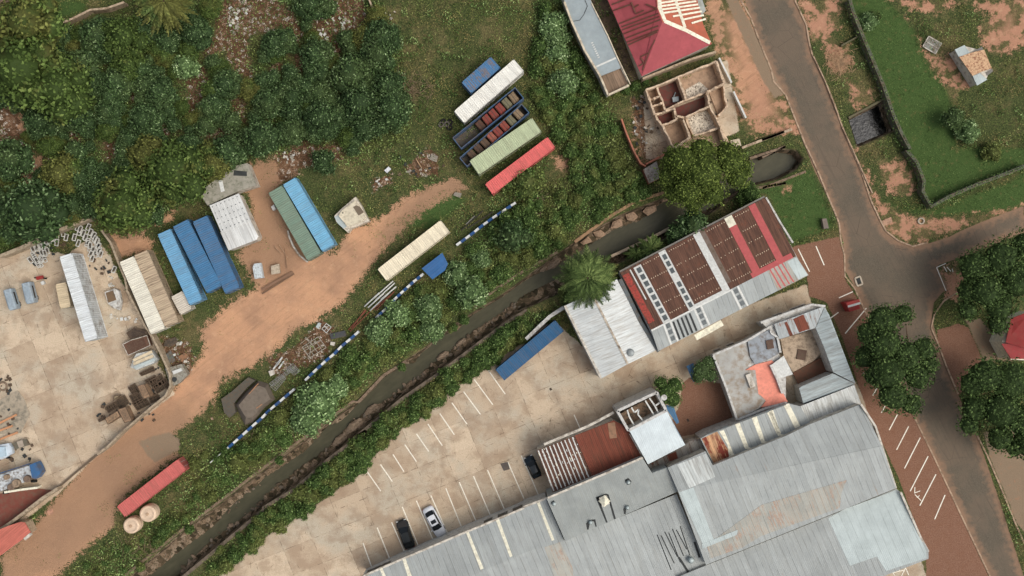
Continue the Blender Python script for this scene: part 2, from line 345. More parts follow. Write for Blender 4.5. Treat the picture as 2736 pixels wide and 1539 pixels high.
vr = g.n('ShaderNodeTexVoronoi'); vr.inputs['Scale'].default_value = 2.6; g.L(g.co(), vr.inputs['Vector'])
cell = g.sep(vr.outputs['Color'], 0)
rub = g.ramp(cell, [(0, S3(86, 56, 38)), (.45, S3(122, 84, 60)), (.8, S3(168, 136, 110)), (.93, S3(222, 212, 196))])
rub = g.mix(g.step(nC, .45, .6), S3(86, 66, 46), rub)
c = g.mix(g.math('MULTIPLY', gmask('rub', 2.6, .2), g.step(nC, .36, .46)), c, rub)
# concrete yards: slabs, joints, stains
cv = g.rot(R(22)); bx = g.math('FRACT', g.math('DIVIDE', g.sep(cv, 0), 4.6)); by = g.math('FRACT', g.math('DIVIDE', g.sep(cv, 1), 3.9))
wn = g.n('ShaderNodeTexWhiteNoise', noise_dimensions='2D'); fl = g.n('ShaderNodeVectorMath', operation='FLOOR'); dv = g.n('ShaderNodeVectorMath', operation='DIVIDE')
g.L(cv, dv.inputs[0]); dv.inputs[1].default_value = (4.6, 3.9, 1); g.L(dv.outputs[0], fl.inputs[0]); g.L(fl.outputs[0], wn.inputs['Vector'])
conc = g.mix(wn.outputs[0], S3(178, 156, 130), S3(212, 191, 162))
conc = g.mix(g.step(nA, .42, .66), conc, S3(190, 178, 156)); conc = g.mix(g.math('MULTIPLY', g.step(g.noise(.33, det=8, rough=.66), .44, .62), .5), conc, S3(146, 120, 96))
conc = g.mix(g.math('MULTIPLY', g.step(nC, .6, .3), .45), conc, S3(150, 126, 98)); conc = g.mix(g.math('MULTIPLY', g.step(nD, .55, .8), .3), conc, S3(224, 206, 178))
jt = g.math('MAXIMUM', g.step(g.math('ABSOLUTE', g.math('SUBTRACT', bx, .5)), .486, .497), g.step(g.math('ABSOLUTE', g.math('SUBTRACT', by, .5)), .484, .497))
jt = g.math('MULTIPLY', jt, g.step(nB, .42, .62)); crk = g.step(g.vor(.28, g.mix(.12, g.co(), g.n('ShaderNodeTexNoise').outputs[1], 'ADD'), 'DISTANCE_TO_EDGE'), 0, .012, 1, 0)
crk = g.math('MULTIPLY', crk, g.step(nB, .5, .6)); conc = g.mix(g.math('MULTIPLY', g.math('MAXIMUM', jt, crk), .8), conc, S3(96, 78, 58))
c = g.mix(gmask('conc', .7, .1), c, conc)
bk = g.mix(g.step(nC, .3, .7), S3(112, 80, 62), S3(150, 112, 90)); bk = g.mix(g.math('MULTIPLY', g.step(nB, .4, .7), .4), bk, S3(124, 84, 62)); bk = g.mix(g.math('MULTIPLY', g.step(nD, .5, .75), .35), bk, S3(84, 56, 42))
c = g.mix(gmask('brick', .4, .08), c, bk)
pth = g.mix(nC, S3(122, 104, 84), S3(152, 130, 104)); pth = g.mix(g.step(nB, .55, .75), pth, S3(158, 116, 88)); c = g.mix(gmask('path', .8, .15), c, pth)
ac = g.mix(g.step(nC, .3, .7), S3(92, 84, 71), S3(108, 98, 83)); ac = g.mix(g.step(nA, .4, .62), ac, S3(112, 98, 82)); ac = g.mix(g.math('MULTIPLY', g.step(nB, .58, .72), .25), ac, S3(86, 78, 68))
rs_ = g.noise(1, g.rot(R(-64), .16, 2.6), det=6, rough=.7); ac = g.mix(g.math('MULTIPLY', g.step(rs_, .5, .68), .28), ac, S3(78, 72, 64)); ac = g.mix(g.math('MULTIPLY', g.step(g.vor(.35, g.mix(.1, g.co(), g.n('ShaderNodeTexNoise').outputs[1], 'ADD'), 'DISTANCE_TO_EDGE'), 0, .01, 1, 0), g.math('MULTIPLY', g.step(nA, .5, .6), .6)), ac, S3(60, 54, 48))
edge = g.step(g.math('ADD', g.attr('asph'), g.math('MULTIPLY', g.math('SUBTRACT', nB, .5), 3.2)), 0, 1.5, 1, 0); ac = g.mix(g.math('MULTIPLY', edge, .7), ac, S3(152, 118, 92))
c = g.mix(gmask('asph', .25, .06), c, ac)
v2 = g.n('ShaderNodeTexVoronoi'); v2.inputs['Scale'].default_value = 1.5; g.L(g.co(), v2.inputs['Vector'])
bedc = g.ramp(g.sep(v2.outputs['Color'], 1), [(0, S3(52, 44, 32)), (.4, S3(92, 76, 58)), (.7, S3(128, 106, 84)), (1, S3(150, 130, 108))]); bedc = g.mix(g.step(nC, .48, .62), bedc, S3(54, 56, 34))
c = g.mix(g.step(g.attr('river'), -.1, .1), c, bedc)
g.bump(g.math('ADD', nC, g.math('MULTIPLY', nD, .5)), .6, .12); g.col(c)
me.materials.append(g.m); gnd = bpy.data.objects.new('ground', me); COL.objects.link(gnd); gnd['kind'] = 'structure'
# water of the canal
wm = N('water', .3, .12); wn_ = wm.noise(1.2, wm.rot(R(36), .5, 1.4), det=5)
wm.bump(wm.noise(5, wm.rot(R(36), .6, 1.6), det=4), .35, .05)
wm.col(wm.mix(wn_, S3(56, 56, 42), S3(90, 86, 66)))
wb = MB(); wb.poly(WS(RIVER, -2.18)); struct('water', wb, wm.m)
dw = MB(); dw.poly(WS(PIT, -2.1)); DW = N('shaded_pit_water', .12, .4); DW.bump(DW.noise(2.2, det=5), .5, .08); struct('water', dw, DW.col(DW.mix(DW.step(DW.noise(1.1, det=6), .5, .7), S3(16, 16, 14), S3(70, 68, 60))))  # near-black tones put the culvert pit's shade into the water colour
def band(s, w, z, th, name, mat, label, cat, group=None, side=0):
    """a wall or kerb of width w along a line in the picture, its top at z"""
    p = WS(s, z) ; m = MB(); L = []; Rr = []
    for i, q in enumerate(p):
        d = (p[min(i + 1, len(p) - 1)] - p[max(i - 1, 0)]); n = Vector((-d.y, d.x, 0)).normalized()
        L.append(q + n * w * (.5 + side * .5)); Rr.append(q - n * w * (.5 - side * .5))
    k = len(p); m.v = [tuple(q) for q in L] + [tuple(q) for q in Rr] + [(q.x, q.y, z - th) for q in L] + [(q.x, q.y, z - th) for q in Rr]
    for i in range(k - 1):
        m.f += [[i, k + i, k + i + 1, i + 1], [i, i + 1, 2 * k + i + 1, 2 * k + i], [k + i, 3 * k + i, 3 * k + i + 1, k + i + 1], [2 * k + i, 2 * k + i + 1, 3 * k + i + 1, 3 * k + i]]
    m.f += [[0, 2 * k, 3 * k, k], [k - 1, 2 * k - 1, 4 * k - 1, 3 * k - 1]]
    if label is None: return struct(name, m, mat)
    return single(name, m, mat, label, cat, tuple(p[0][:2]) + (z - th,), group)
M_kerb = surf('kerb_stone', (178, 150, 122), dirt=.5, dirtc=(104, 84, 62)); M_stone = surf('canal_stone', (134, 112, 90), dirt=.7, dirtc=(70, 58, 42), nscale=2.5, fine=.25)
M_wallc = surf('old_plaster', (186, 164, 136), dirt=.5, dirtc=(112, 92, 68), nscale=2)
for nm, s in (('west', "c0 2100 0 2200 180 2290 420 2390 660 2420 790 2536 920 d1 420 -50 470 50 560 250 640 450 700 590 750 720 760 850 780 950 800 1020 F 2126 695 2150 725 2180 790 2210 848 2300 1048 2350 1150 2420 1300 2492 1452"),
              ('island', "d0 320 0 430 240 460 420 490 540 600 760 700 1000 780 1230 870 1449 d1 960 200 1060 500 1140 670 1200 785 1320 880 1460 935 1600 900"),
              ('east', "d2 1920 60 1760 160 1670 290 1640 420 1700 560 1790 800 1900 1060"), ('south', "d3 2080 80 2180 280 2300 560 2450 930 2560 1180")):
    band(s, .22, .04, .2, 'kerb', M_kerb, None, None)
band("F 318 1449 450 1343 560 1260 640 1198 780 1093 890 1013 b2 940 1150 1185 890 1400 755", .4, .12, 2.4, 'canal_wall', M_stone, 'long stone retaining wall along the north bank of the lower canal', 'wall', side=1)
band("b2 2060 230 2250 70 2400 -30 c1 0 1190 330 1000", .4, .12, 2.4, 'canal_wall', M_stone, 'stone retaining wall on the north canal bank below the pale bushes', 'wall', side=1)
band("c1 500 905 800 685 1080 515 1370 425", .45, .25, 2.6, 'canal_wall', surf('canal_coping', (160, 124, 88), dirt=.4), 'tan coped canal wall beside the big stone blocks north of the palm', 'wall', side=1)
band("c1 840 1020 1240 835 1400 750", .4, .15, 2.4, 'canal_wall', M_wallc, 'short canal wall behind the rusty roofed workshop', 'wall', side=-1)
band("a3 1760 1449 2000 1250 2536 800 b3 0 780 300 600 620 320 1000 30 b2 920 1449 1340 1100 1660 880 1900 700 2380 340 2536 250 c2 0 240", .5, .1, 2.3, 'canal_wall', surf('canal_grey', (112, 98, 82), dirt=.5, dirtc=(70, 60, 46), fine=.2), 'long grey retaining wall on the south bank of the canal beside the hedge strip', 'wall', side=-1)
band("d0 290 1250 0 1355 c0 2520 1275 2110 1430", .35, .5, .6, 'garden_wall', M_wallc, 'low tan wall running from the ruined house to the road', 'wall')
band("c1 2190 95 2536 -20 d1 0 65", .35, .15, 2.3, 'canal_wall', M_stone, 'curved brown canal wall on the road side of the big round tree', 'wall', side=1)
band("c1 2180 372 2536 310 d1 0 362 420 200", .35, .1, 2.3, 'canal_wall', M_stone, 'canal wall below the road on its south bank', 'wall', side=-1)
# ------------------------------------------------------------------ buildings
A22 = R(22.5)                                # the direction the long roofs run
GREY = (158, 162, 158)
M_white = surf('white_wall', (200, 198, 190), dirt=.3, nscale=2); M_dark = plain('dark_glass', (44, 46, 46), .25)
M_zinc = surf('zinc_sheet', GREY, .6, ang=A22, period=.85, dirt=.18, dirtc=(132, 130, 120), rust=.24, rustc=(186, 158, 128), sheet=.17, lines=.36, nscale=.8)
M_zinc2 = surf('pale_zinc', (176, 186, 182), .55, ang=A22, period=1.1, dirt=.12, dirtc=(150, 156, 152), sheet=.09, lines=.22)
M_zincr = surf('rusting_zinc', (158, 158, 148), .7, ang=A22, period=.85, rust=.5, rustc=(196, 166, 136), dirt=.2, dirtc=(176, 150, 124), sheet=.17, lines=.36, rs=.5, nscale=.8)
M_fasc = surf('fascia_paint', (206, 198, 182), dirt=.4); M_rust = surf('rust_sheet', (104, 72, 56), .85, ang=A22, period=.62, dirt=.4, dirtc=(66, 46, 38), rust=.4, rustc=(138, 84, 58), sheet=.32, lines=.4)
M_rustred = surf('red_rust_sheet', (122, 64, 46), .85, ang=A22, period=.5, dirt=.35, dirtc=(78, 54, 40), rust=.3, rustc=(150, 60, 44), sheet=.22, lines=.4, rs=.3)
M_sky = plain('skylight', (92, 98, 98), .4); M_wpaint = surf('white_roof_paint', (208, 208, 200), .6, dirt=.25, dirtc=(160, 156, 146), nscale=3)
M_pink = surf('faded_red_paint', (184, 86, 84), .7, dirt=.2, dirtc=(150, 76, 64), nscale=3); M_cream = surf('cream_beam', (234, 228, 202), dirt=.2, nscale=2)
def roof(par, name, s, z, mat, th=.14, pl=None):
    p = T(s) if isinstance(s, str) else s; z = z if isinstance(z, (list, tuple)) else [z] * len(p)
    q = onp(p, pl, 0) if pl else [W(a, b) for a, b in zip(p, z)]; m = MB(); m.slab(q, th); obj(name, m, mat, par); return q
def PL(s, *z): return plane([W(p, q) for p, q in zip(T(s), z)])
def walls(par, s, z, mat, k=.985, name='wall', zb=-.3):
    p = T(s) if isinstance(s, str) else s; z = z if isinstance(z, (list, tuple)) else [z] * len(p)
    q = [W(a, b - .16) for a, b in zip(p, z)]; c = sum(q, Vector()) / len(q)
    q = [Vector((c.x + (a.x - c.x) * k, c.y + (a.y - c.y) * k, a.z)) for a in q]; m = MB(); m.prism(q, zb); obj(name, m, mat, par); return q
def patch(par, name, s, pl, mat, off=.03, th=.025):
    q = onp(s, pl, off); m = MB(); m.slab(q, th); obj(name, m, mat, par)
def lerp(a, b, t): return (a[0] + (b[0] - a[0]) * t, a[1] + (b[1] - a[1]) * t)
def bil(Q, u, v): return lerp(lerp(Q[0], Q[1], u), lerp(Q[3], Q[2], u), v)
def cellp(Q, u0, u1, v0, v1): return [bil(Q, u0, v0), bil(Q, u1, v0), bil(Q, u1, v1), bil(Q, u0, v1)]
def winrow(par, a, b, ts, z0, z1, out=.03, mat=None, name='window', wd=.06):
    """windows along a wall from a to b (world points); each its own part"""
    a = Vector((a[0], a[1], 0)); b = Vector((b[0], b[1], 0)); d = (b - a); L = d.length; d.normalize(); n = Vector((-d.y, d.x, 0))
    ang = math.atan2(d.y, d.x)
    for t0, t1 in ts:
        c = a + d * L * (t0 + t1) / 2 + n * out; m = MB(); m.box((c.x, c.y, (z0 + z1) / 2), (L * (t1 - t0), wd, z1 - z0), ang)
        w = obj(name, m, mat or M_dark, par)
        f = MB(); f.box((c.x + n.x * .04, c.y + n.y * .04, z0 - .06), (L * (t1 - t0) + .15, .14, .08), ang); obj('sill', f, M_fasc, w)
def ctr(s, z=0): q = WS(s, z); c = sum(q, Vector()) / len(q); return (c.x, c.y, 0)

# the rusty roofed workshop
QU = T("c1 930 1190 2340 460 d1 330 1030 c2 1230 440"); QL = T("c2 1230 440 d1 330 1030 450 1215 c2 1300 645")
b = thing('workshop', 'long workshop with rusty brown roof, white skylight strips and two faded red stripes', 'building', ctr("c2 1900 0"))
walls(b, [QU[0], QU[1], QL[2], QL[3]], [4.6, 4.6, 5.2, 5.2], M_white)
r1 = roof(b, 'roof', QU, [4.6, 4.6, 6.1, 6.1], M_rust); r2 = roof(b, 'lower_roof', QL, [6.1, 6.1, 5.3, 5.3], M_zinc)
p1, p2 = plane(r1), plane(r2)
def strip(Q, pl, u0, u1, v0, v1, mat, name='painted_strip', off=.03): patch(b, name, cellp(Q, u0, u1, v0, v1), pl, mat, off)
for u0, u1, vs in ((.085, .135, 11), (.262, .308, 0)):
    strip(QU, p1, u0, u1, .03 if vs else .0, 1, M_wpaint)
    for k in range(8):
        v = .06 + k * .118
        if vs == 0 and k in (3,): continue
        strip(QU, p1, u0 + .012, u1 - .010, v, v + .082, M_sky, 'skylight', .06)
strip(QU, p1, .058, .066, .03, .55, M_wpaint); strip(QU, p1, .50, .545, 0, 1, M_wpaint); strip(QU, p1, .545, .575, 0, .9, surf('grey_strip', (120, 104, 92), dirt=.6), 'grey_strip', .03)
strip(QU, p1, .715, .765, 0, .16, M_cream); strip(QU, p1, .715, .765, .16, 1, M_pink); strip(QU, p1, .88, .925, 0, 1, M_pink)
strip(QU, p1, .70, .98, .92, 1, M_pink, off=.05); strip(QU, p1, .004, .045, .06, .9, surf('flaking_red', (168, 66, 54), .8, dirt=.8, dirtc=(96, 58, 46), nscale=3), 'painted_strip')
strip(QU, p1, .28, .52, .955, 1, M_wpaint, off=.05)
m = MB()
for u0, u1, n in ((.145, .26, 8), (.32, .495, 12), (.58, .71, 9), (.775, .875, 7)):
    for k in range(n):
        for v in (.05, .3, .5, .72, .9):
            if random.random() < .86:
                q = onp([bil(QU, u0 + (u1 - u0) * (k + .5) / n + random.uniform(-.001, .001), v + random.uniform(-.004, .004))], p1, .03)[0]
                m.box(q, (.10, .17, .03), A22)
obj('roof_screws', m, plain('screw_paint', (206, 180, 150), .7), b)['kind'] = 'stuff'
for u in (.08, .29, .545): 
    strip(QL, p2, u, u + .012, 0, 1, M_wpaint); strip(QL, p2, u + .045, u + .057, 0, 1, M_wpaint)
    for k in range(3): strip(QL, p2, u + .016, u + .041, .08 + k * .3, .28 + k * .3, M_sky, 'skylight', .05)
strip(QL, p2, .0, .55, .0, .07, M_wpaint, off=.05)
for k in range(5): strip(QL, p2, .14 + k * .028, .152 + k * .028, .12, .97, plain('tar', (58, 60, 58), .8), 'tar_line')
strip(QL, p2, .80, 1, .0, 1, M_zincr, 'rusty_sheet'); 
for k in range(4): strip(QL, p2, .815 + k * .028, .823 + k * .028, 0, .97, M_pink, 'painted_strip', .05)
strip(QL, p2, .935, .997, .05, .97, M_zinc2, 'new_sheet', .05)
m = MB(); q = WS("d1 40 462 170 690 300 900", 4.75); m.bar(q[0], q[1], .25, .6); m.bar(q[1], q[2], .25, .6); obj('parapet', m, M_white, b)
m = MB(); q = WS("c1 925 1180 2330 452", 4.62); m.bar(q[0], q[1], .22, .2); obj('gutter', m, surf('old_gutter', (120, 116, 108)), b)
m = MB(); q = WS("c2 1660 515 1920 370", 3.2); m.bar(q[0], q[1], .9, .12); obj('awning', m, M_cream, b)

# white roofed hall
HS = T("c2 400 205 900 -50 1275 640 745 912"); b = thing('hall', 'hall with whitewashed pitched roof and two ridge vents between canal and workshop', 'building', ctr("c2 800 450"))
walls(b, "c2 385 215 900 -50 1275 640 735 918", 4.8, M_white)
M_wroof = surf('whitewashed_sheet', (208, 211, 206), .6, ang=A22 + math.pi / 2, period=.8, dirt=.3, dirtc=(150, 140, 126), sheet=.12, lines=.3)
rg = T("c2 655 82 1005 770"); ra = roof(b, 'roof', [HS[0], rg[0], rg[1], HS[3]], [4.8, 5.9, 5.9, 4.8], M_wroof); rb = roof(b, 'roof', [rg[0], HS[1], HS[2], rg[1]], [5.9, 4.8, 4.8, 5.9], M_wroof)
m = MB(); m.bar(W(rg[0], 5.95), W(rg[1], 5.95), .3, .08); obj('ridge_cap', m, surf('ridge_rust', (190, 176, 156), dirt=.6), b)
for s in ("c2 752 135", "c2 1030 660"):
    q = W(T(s)[0], 5.7); m = MB(); m.lathe((q.x, q.y, 5.3), [(.3, 0), (.3, .5), (.55, .52), (.4, .8), (.05, .95)]); obj('roof_vent', m, surf('vent_grey', (160, 166, 164), dirt=.2), b, smooth=True)
m = MB(); q = WS("c2 930 -50 1130 360 1305 650", 4.9); m.bar(q[0], q[1], .55, .15); m.bar(q[1], q[2], .55, .15); obj('gutter', m, surf('slate_gutter', (96, 102, 102), dirt=.4), b)
m = MB(); q = WS("c2 395 205 745 905", 4.95); m.bar(q[0], q[1], .3, .2); obj('parapet', m, M_fasc, b)
band("c2 385 225 250 310 20 530", .5, 1.8, 2.0, 'yard_wall', M_white, 'tall white yard wall running from the white hall behind the blue container', 'wall')

# courtyard building
b = thing('courtyard_house', 'white building round a small courtyard with rusted zinc roof wings and a salmon terrace', 'building', ctr("d2 300 600"))
M_slab = surf('grey_roof_slab', (168, 166, 158), dirt=.55, dirtc=(140, 122, 100), nscale=.9); M_blue = surf('blue_grey_slab', (150, 156, 160), dirt=.4, nscale=1.2)
walls(b, "c2 1840 690 2160 545 2400 420 2470 670 2536 900 d2 230 1140 -10 1190 c2 2070 1310", 3.6, M_white, 1)
roof(b, 'flat_roof', "c2 1840 690 2150 560 2200 740 2140 830 2240 830 2270 1060 2340 1120 2300 1180 2070 1308", 3.7, M_slab)
roof(b, 'flat_roof', "c2 2165 545 2400 425 2470 670 2380 720 2240 775 2190 700", 4.0, M_blue); roof(b, 'terrace', "c2 2140 830 2240 775 2400 735 2536 850 d2 130 920 250 1135 -10 1190 c2 2340 1130 2300 1080 2260 1060", 3.6, surf('salmon_floor', (232, 142, 118), dirt=.12, nscale=2))
m = MB()
for s, z in (("c2 1830 685 2160 545 2395 405 2536 335", 4.4), ("d2 -10 370 480 195 615 210", 4.9), ("d2 80 400 90 470 150 510 180 660", 4.3), ("c2 1835 690 1960 1000 2065 1312", 4.1), ("c2 2065 1310 2340 1200 d2 240 1145", 4.0), ("d2 85 780 150 920 200 1055", 4.2)):
    q = WS(s, z)
    for i in range(len(q) - 1): m.bar(q[i], q[i + 1], .3, .9 + .002 * i)
obj('parapet', m, M_white, b)
walls(b, "d2 0 375 490 195 605 215 170 530 90 470", 4.2, M_white); walls(b, "d2 520 425 610 220 650 300 905 960 690 850 600 610", 4.2, M_white, 1, 'wall'); walls(b, "d2 370 1000 690 860 905 960 400 1150", 4.0, M_white)
M_wing = surf('wing_zinc', (172, 178, 176), .6, ang=R(22), period=.7, rust=.45, rustc=(158, 92, 58), dirt=.3, sheet=.2); M_wing2 = surf('wing_zinc_side', (170, 180, 178), .6, ang=R(-68), period=1.2, rust=.1, dirt=.25, sheet=.12)
r = roof(b, 'roof', "d2 115 385 605 212 515 422 170 530", [4.9, 4.9, 4.3, 4.3], M_wing); roof(b, 'roof', "d2 520 422 605 225 650 292 905 958 690 850 600 605", [4.3, 4.9, 4.9, 4.9, 4.3, 4.3], M_wing2)
roof(b, 'roof', "d2 360 1005 385 985 685 862 900 965 400 1150", [4.2, 4.2, 4.2, 4.8, 4.4], M_wing2); pl = plane(r)
patch(b, 'rust_sheet', "d2 300 335 400 290 460 430 360 465", pl, M_rustred); patch(b, 'rust_sheet', "d2 215 370 240 360 300 490 270 500", pl, M_rustred)
roof(b, 'roof', "d2 90 780 210 690 290 850 300 870 150 915", 4.0, M_wpaint); roof(b, 'courtyard_floor', "d2 180 530 500 435 600 640 500 740 300 850 210 690", 1.2, surf('sandy_screed', (186, 164, 138), dirt=.4, nscale=1.6))
roof(b, 'courtyard_floor', "d2 300 855 500 745 605 690 685 850 360 985", .6, surf('brown_floor', (116, 76, 56), dirt=.4, nscale=1.6)); m = MB(); q = W(T("d2 383 680")[0], 1.3); m.box((q.x, q.y, 1.3), (1.3, 1.5, .2), R(-10)); obj('hatch', m, surf('rusty_hatch', (92, 68, 56), dirt=.5), b)
q = W(T("c2 2380 580")[0], 4.1); m = MB(); m.box((q.x, q.y, 4.1), (1.0, 1.3, .22), R(10)); obj('hatch', m, surf('rusty_hatch', (92, 68, 56)), b)
q = W(T("c2 2190 930")[0], 3.9); m = MB(); m.box((q.x, q.y, 3.9), (.8, 2.0, .5), R(20)); obj('stair_box', m, M_fasc, b)
a0, a1 = WS("c2 1830 685 2160 545", 3.7); winrow(b, a0, a1, ((.12, .3), (.5, .7)), 1.2, 2.4, .2); a0, a1 = WS("d2 30 360 480 195", 4.2); winrow(b, a0, a1, ((.25, .42), (.62, .93)), 2.4, 3.2, .2)
# white corrugated annex roof below the courtyard house
b = thing('annex', 'annex with weathered white corrugated roof below the courtyard house', 'building', ctr("d2 650 1150")); walls(b, "d2 345 1195 895 975 955 1150 470 1340", 4.6, M_white)
roof(b, 'roof', "d2 345 1190 895 972 958 1152 470 1342", [5, 5, 4.4, 4.4], surf('weathered_white', (204, 206, 200), .6, ang=A22, period=.33, dirt=.35, dirtc=(130, 124, 112), lines=.4, sheet=.1))
# big warehouse: three roof bays, north strip and the raised flat roof
b = thing('warehouse', 'very large grey zinc roofed warehouse along the lower right, its roofs streaked with rust', 'building', ctr("d3 200 500"))
WA = T("c3 1392 400 1758 240 1828 378 2536 92 d2 468 1352 960 1160 d3 1100 0 1298 600 c3 1762 1342")
rid = T("c3 1490 618 d3 1170 230"); up = T("d2 960 1155")[0]
walls(b, "c3 1400 405 1758 245 1828 378 2536 92 d2 468 1352 955 1165 d3 1095 0 1290 600 c3 1765 1338", 6.6, M_fasc, 1)
rA1 = roof(b, 'roof', "c3 1392 400 1758 240 1828 378 2536 92 d2 468 1352 958 1158 d3 1160 190 c3 1490 625", 7, M_zinc, pl=PL('c3 1490 622 d3 1165 200 c3 1392 400', 8.1, 8.1, 7.4))
rA2 = roof(b, 'roof', "c3 1490 625 d3 1160 190 1298 600 c3 1762 1342", 7, M_zinc, pl=PL('c3 1490 622 d3 1165 200 c3 1762 1342', 8.1, 8.1, 6.9)); pA = plane(rA2)
patch(b, 'rust_streak', "c3 1770 1150 d3 -5 760 820 520 770 640 750 790 -5 1060 c3 2100 1180 1800 1280", pA, M_zincr)
patch(b, 'painted_sheet', "c3 1500 640 1640 590 1850 1130 1730 1140", pA, M_zinc2, .035); patch(b, 'painted_sheet', "c3 1720 1140 2070 1000 2060 1050 1725 1185", pA, M_zinc2, .06)
pA1 = plane(rA1[2:5]); patch(b, 'painted_sheet', "c3 1480 370 1760 262 1850 490 1600 600", pA1, surf('striped_white', (200, 204, 198), .6, ang=A22, period=.45, sheet=.3, lines=.3), .05)
roof(b, 'roof', "c3 1480 1500 1500 1455 1765 1346 d3 1300 606 1345 640 1530 1060 1612 1200 1612 1282 1130 1470 900 1560 0 1700", 6, M_zinc, pl=PL('d3 1300 606 c3 1765 1346 d3 1130 1470', 5.9, 5.9, 6.8))
walls(b, "c3 1480 1500 1500 1455 1765 1346 d3 1300 606 1340 645 1525 1060 1605 1200 1605 1275 1130 1462", 5.9, M_fasc, .995)
pB = plane([W(p, z) for p, z in zip(T("d3 1300 606 c3 1765 1346 d3 1130 1470"), (5.9, 5.9, 6.8))]); patch(b, 'pale_sheet', "d3 640 890 800 800 1290 620 1340 660 1520 1060 1590 1210 1590 1275 1200 1400 1110 1260 850 1350", pB, M_zinc2, .03)
NW_ = T("b3 1000 1449 1365 1283 1980 1022 2400 850 2536 792 c3 0 780 215 705 390 1108 0 1222 b3 2350 1310 1960 1475")
rC1 = roof(b, 'roof', NW_, 5, M_zinc, pl=PL('b3 1365 1283 c3 0 780 0 1222', 5.3, 5.3, 6.2)); walls(b, "b3 960 1475 1365 1283 1980 1022 2400 850 2536 792 c3 0 780 215 705 390 1108", 5.2, M_white, 1)
rC2 = roof(b, 'roof', "b3 1960 1475 2350 1310 2536 1222 c3 390 1100 1478 655 1765 1340 1480 1460 1200 1560 b3 1900 1560", 6, M_zinc, pl=PL('b3 2350 1310 c3 340 1120 c3 1765 1340', 6.2, 6.2, 5.3)); pC1, pC2 = plane(rC1[1:5] + rC1[7:8]) if 0 else plane([rC1[1], rC1[4], rC1[8]]), plane([rC2[1], rC2[3], rC2[6]])
for s in ("b3 1135 1370 1160 1360 1210 1475 1180 1480", "b3 1360 1290 1390 1280 1450 1449 1415 1465", "b3 1975 1030 2000 1018 2145 1375 2115 1388", "b3 2265 912 2295 898 2425 1255 2400 1268", "c3 125 742 152 735 295 1100 268 1108"): patch(b, 'white_beam', s, pC1, M_cream, .05, .1)
for s in ("c3 200 1170 350 1120 470 1360 480 1470 300 1480",): patch(b, 'rust_streak', s, pC2, M_zincr, .03)
for k in range(7):
    q0 = (1290 + k * 37, 1050 - k * 14 + (k % 2) * 20); q1 = (1425 + k * 30, 1390 - k * 24 - (k % 3) * 40); pts = T("c3 %g %g %g %g" % (q0 + q1)); qq = onp(pts, pC2, .05); m = MB(); m.bar(qq[0], qq[1], .13, .04); obj('tar_line', m, plain('tar', (58, 60, 58)), b)
for s in ("c3 1650 1120 1700 1270", "c3 1500 1270 1590 1410"): qq = onp(T(s), pC2, .06); m = MB(); m.bar(qq[0], qq[1], .3, .05); obj('tar_line', m, plain('tar', (58, 60, 58)), b)
q = onp(T("c3 1610 1285"), pC2, 0)[0]; m = MB(); m.lathe(q, [(.35, 0), (.35, .5), (.5, .55), (.1, .85)]); obj('roof_vent', m, M_zinc2, b, smooth=True)
FD = "c3 220 702 1150 310 1240 452 1388 400 1492 630 400 1112"; roof(b, 'flat_roof', FD, 7.0, surf('flat_grey', (146, 150, 145), .7, ang=A22, period=.9, dirt=.15, dirtc=(136, 134, 122), lines=.1, sheet=.04, rust=.05, rustc=(170, 160, 130))); walls(b, FD, 6.9, M_zinc, .99)
M_tar = plain('tar', (58, 60, 58)); P7 = (Vector((0, 0, 1)), 7.0)
for s in ("c3 695 690 720 685 810 930 795 932", "c3 800 655 820 660 890 895 872 900", "c3 700 685 800 650 810 670 705 705", "c3 600 940 640 905 690 900 705 970 692 972 678 920 640 925 625 1000 612 1000", "c3 960 800 1010 760 1020 790 990 800 985 850 970 850", "c3 262 740 285 715 310 740 300 765 280 770", "c3 975 520 1010 500 1040 530 1030 560 1000 568"): patch(b, 'tar_patch', s, P7, M_tar)
for s in ("c3 290 745", "c3 643 925", "c3 998 782", "c3 1008 538"): q = W(T(s)[0], 7); m = MB(); m.lathe(q, [(.22, 0), (.22, .35), (.3, .36), (.05, .55)], 14); obj('roof_vent', m, M_zinc2, b, smooth=True)
q = W(T("c3 775 715")[0], 7); m = MB(); m.box((q.x, q.y, 7.3), (1.1, 1.3, .6), A22); obj('chimney', m, M_fasc, b); m = MB(); m.lathe((q.x, q.y, 7.6), [(.85, 0), (.02, .6)], 4); obj('chimney_cap', m, M_cream, b)
m = MB()
for s, z in (("b3 985 1449 1365 1283 1980 1022 2400 850 2536 792 c3 0 780 240 690", 5.35), ("c3 230 695 1150 305", 7.15), ("d3 1100 0 1298 600", 7.0), ("d2 958 1158 d3 1100 0", 7.35), ("d3 1345 640 1530 1060 1612 1215", 6.6)):
    q = WS(s, z)
    m = MB()
    for i in range(len(q) - 1): m.bar(q[i], q[i + 1], .28, .35)
    obj('parapet', m, M_fasc, b)
a0, a1 = WS("b3 1000 1449 2536 792", 5.2); winrow(b, a0, a1, ((.0, .15), (.22, .27), (.49, .545), (.745, .80), (.835, .895), (.93, .99)), 2.6, 4.2, .02)
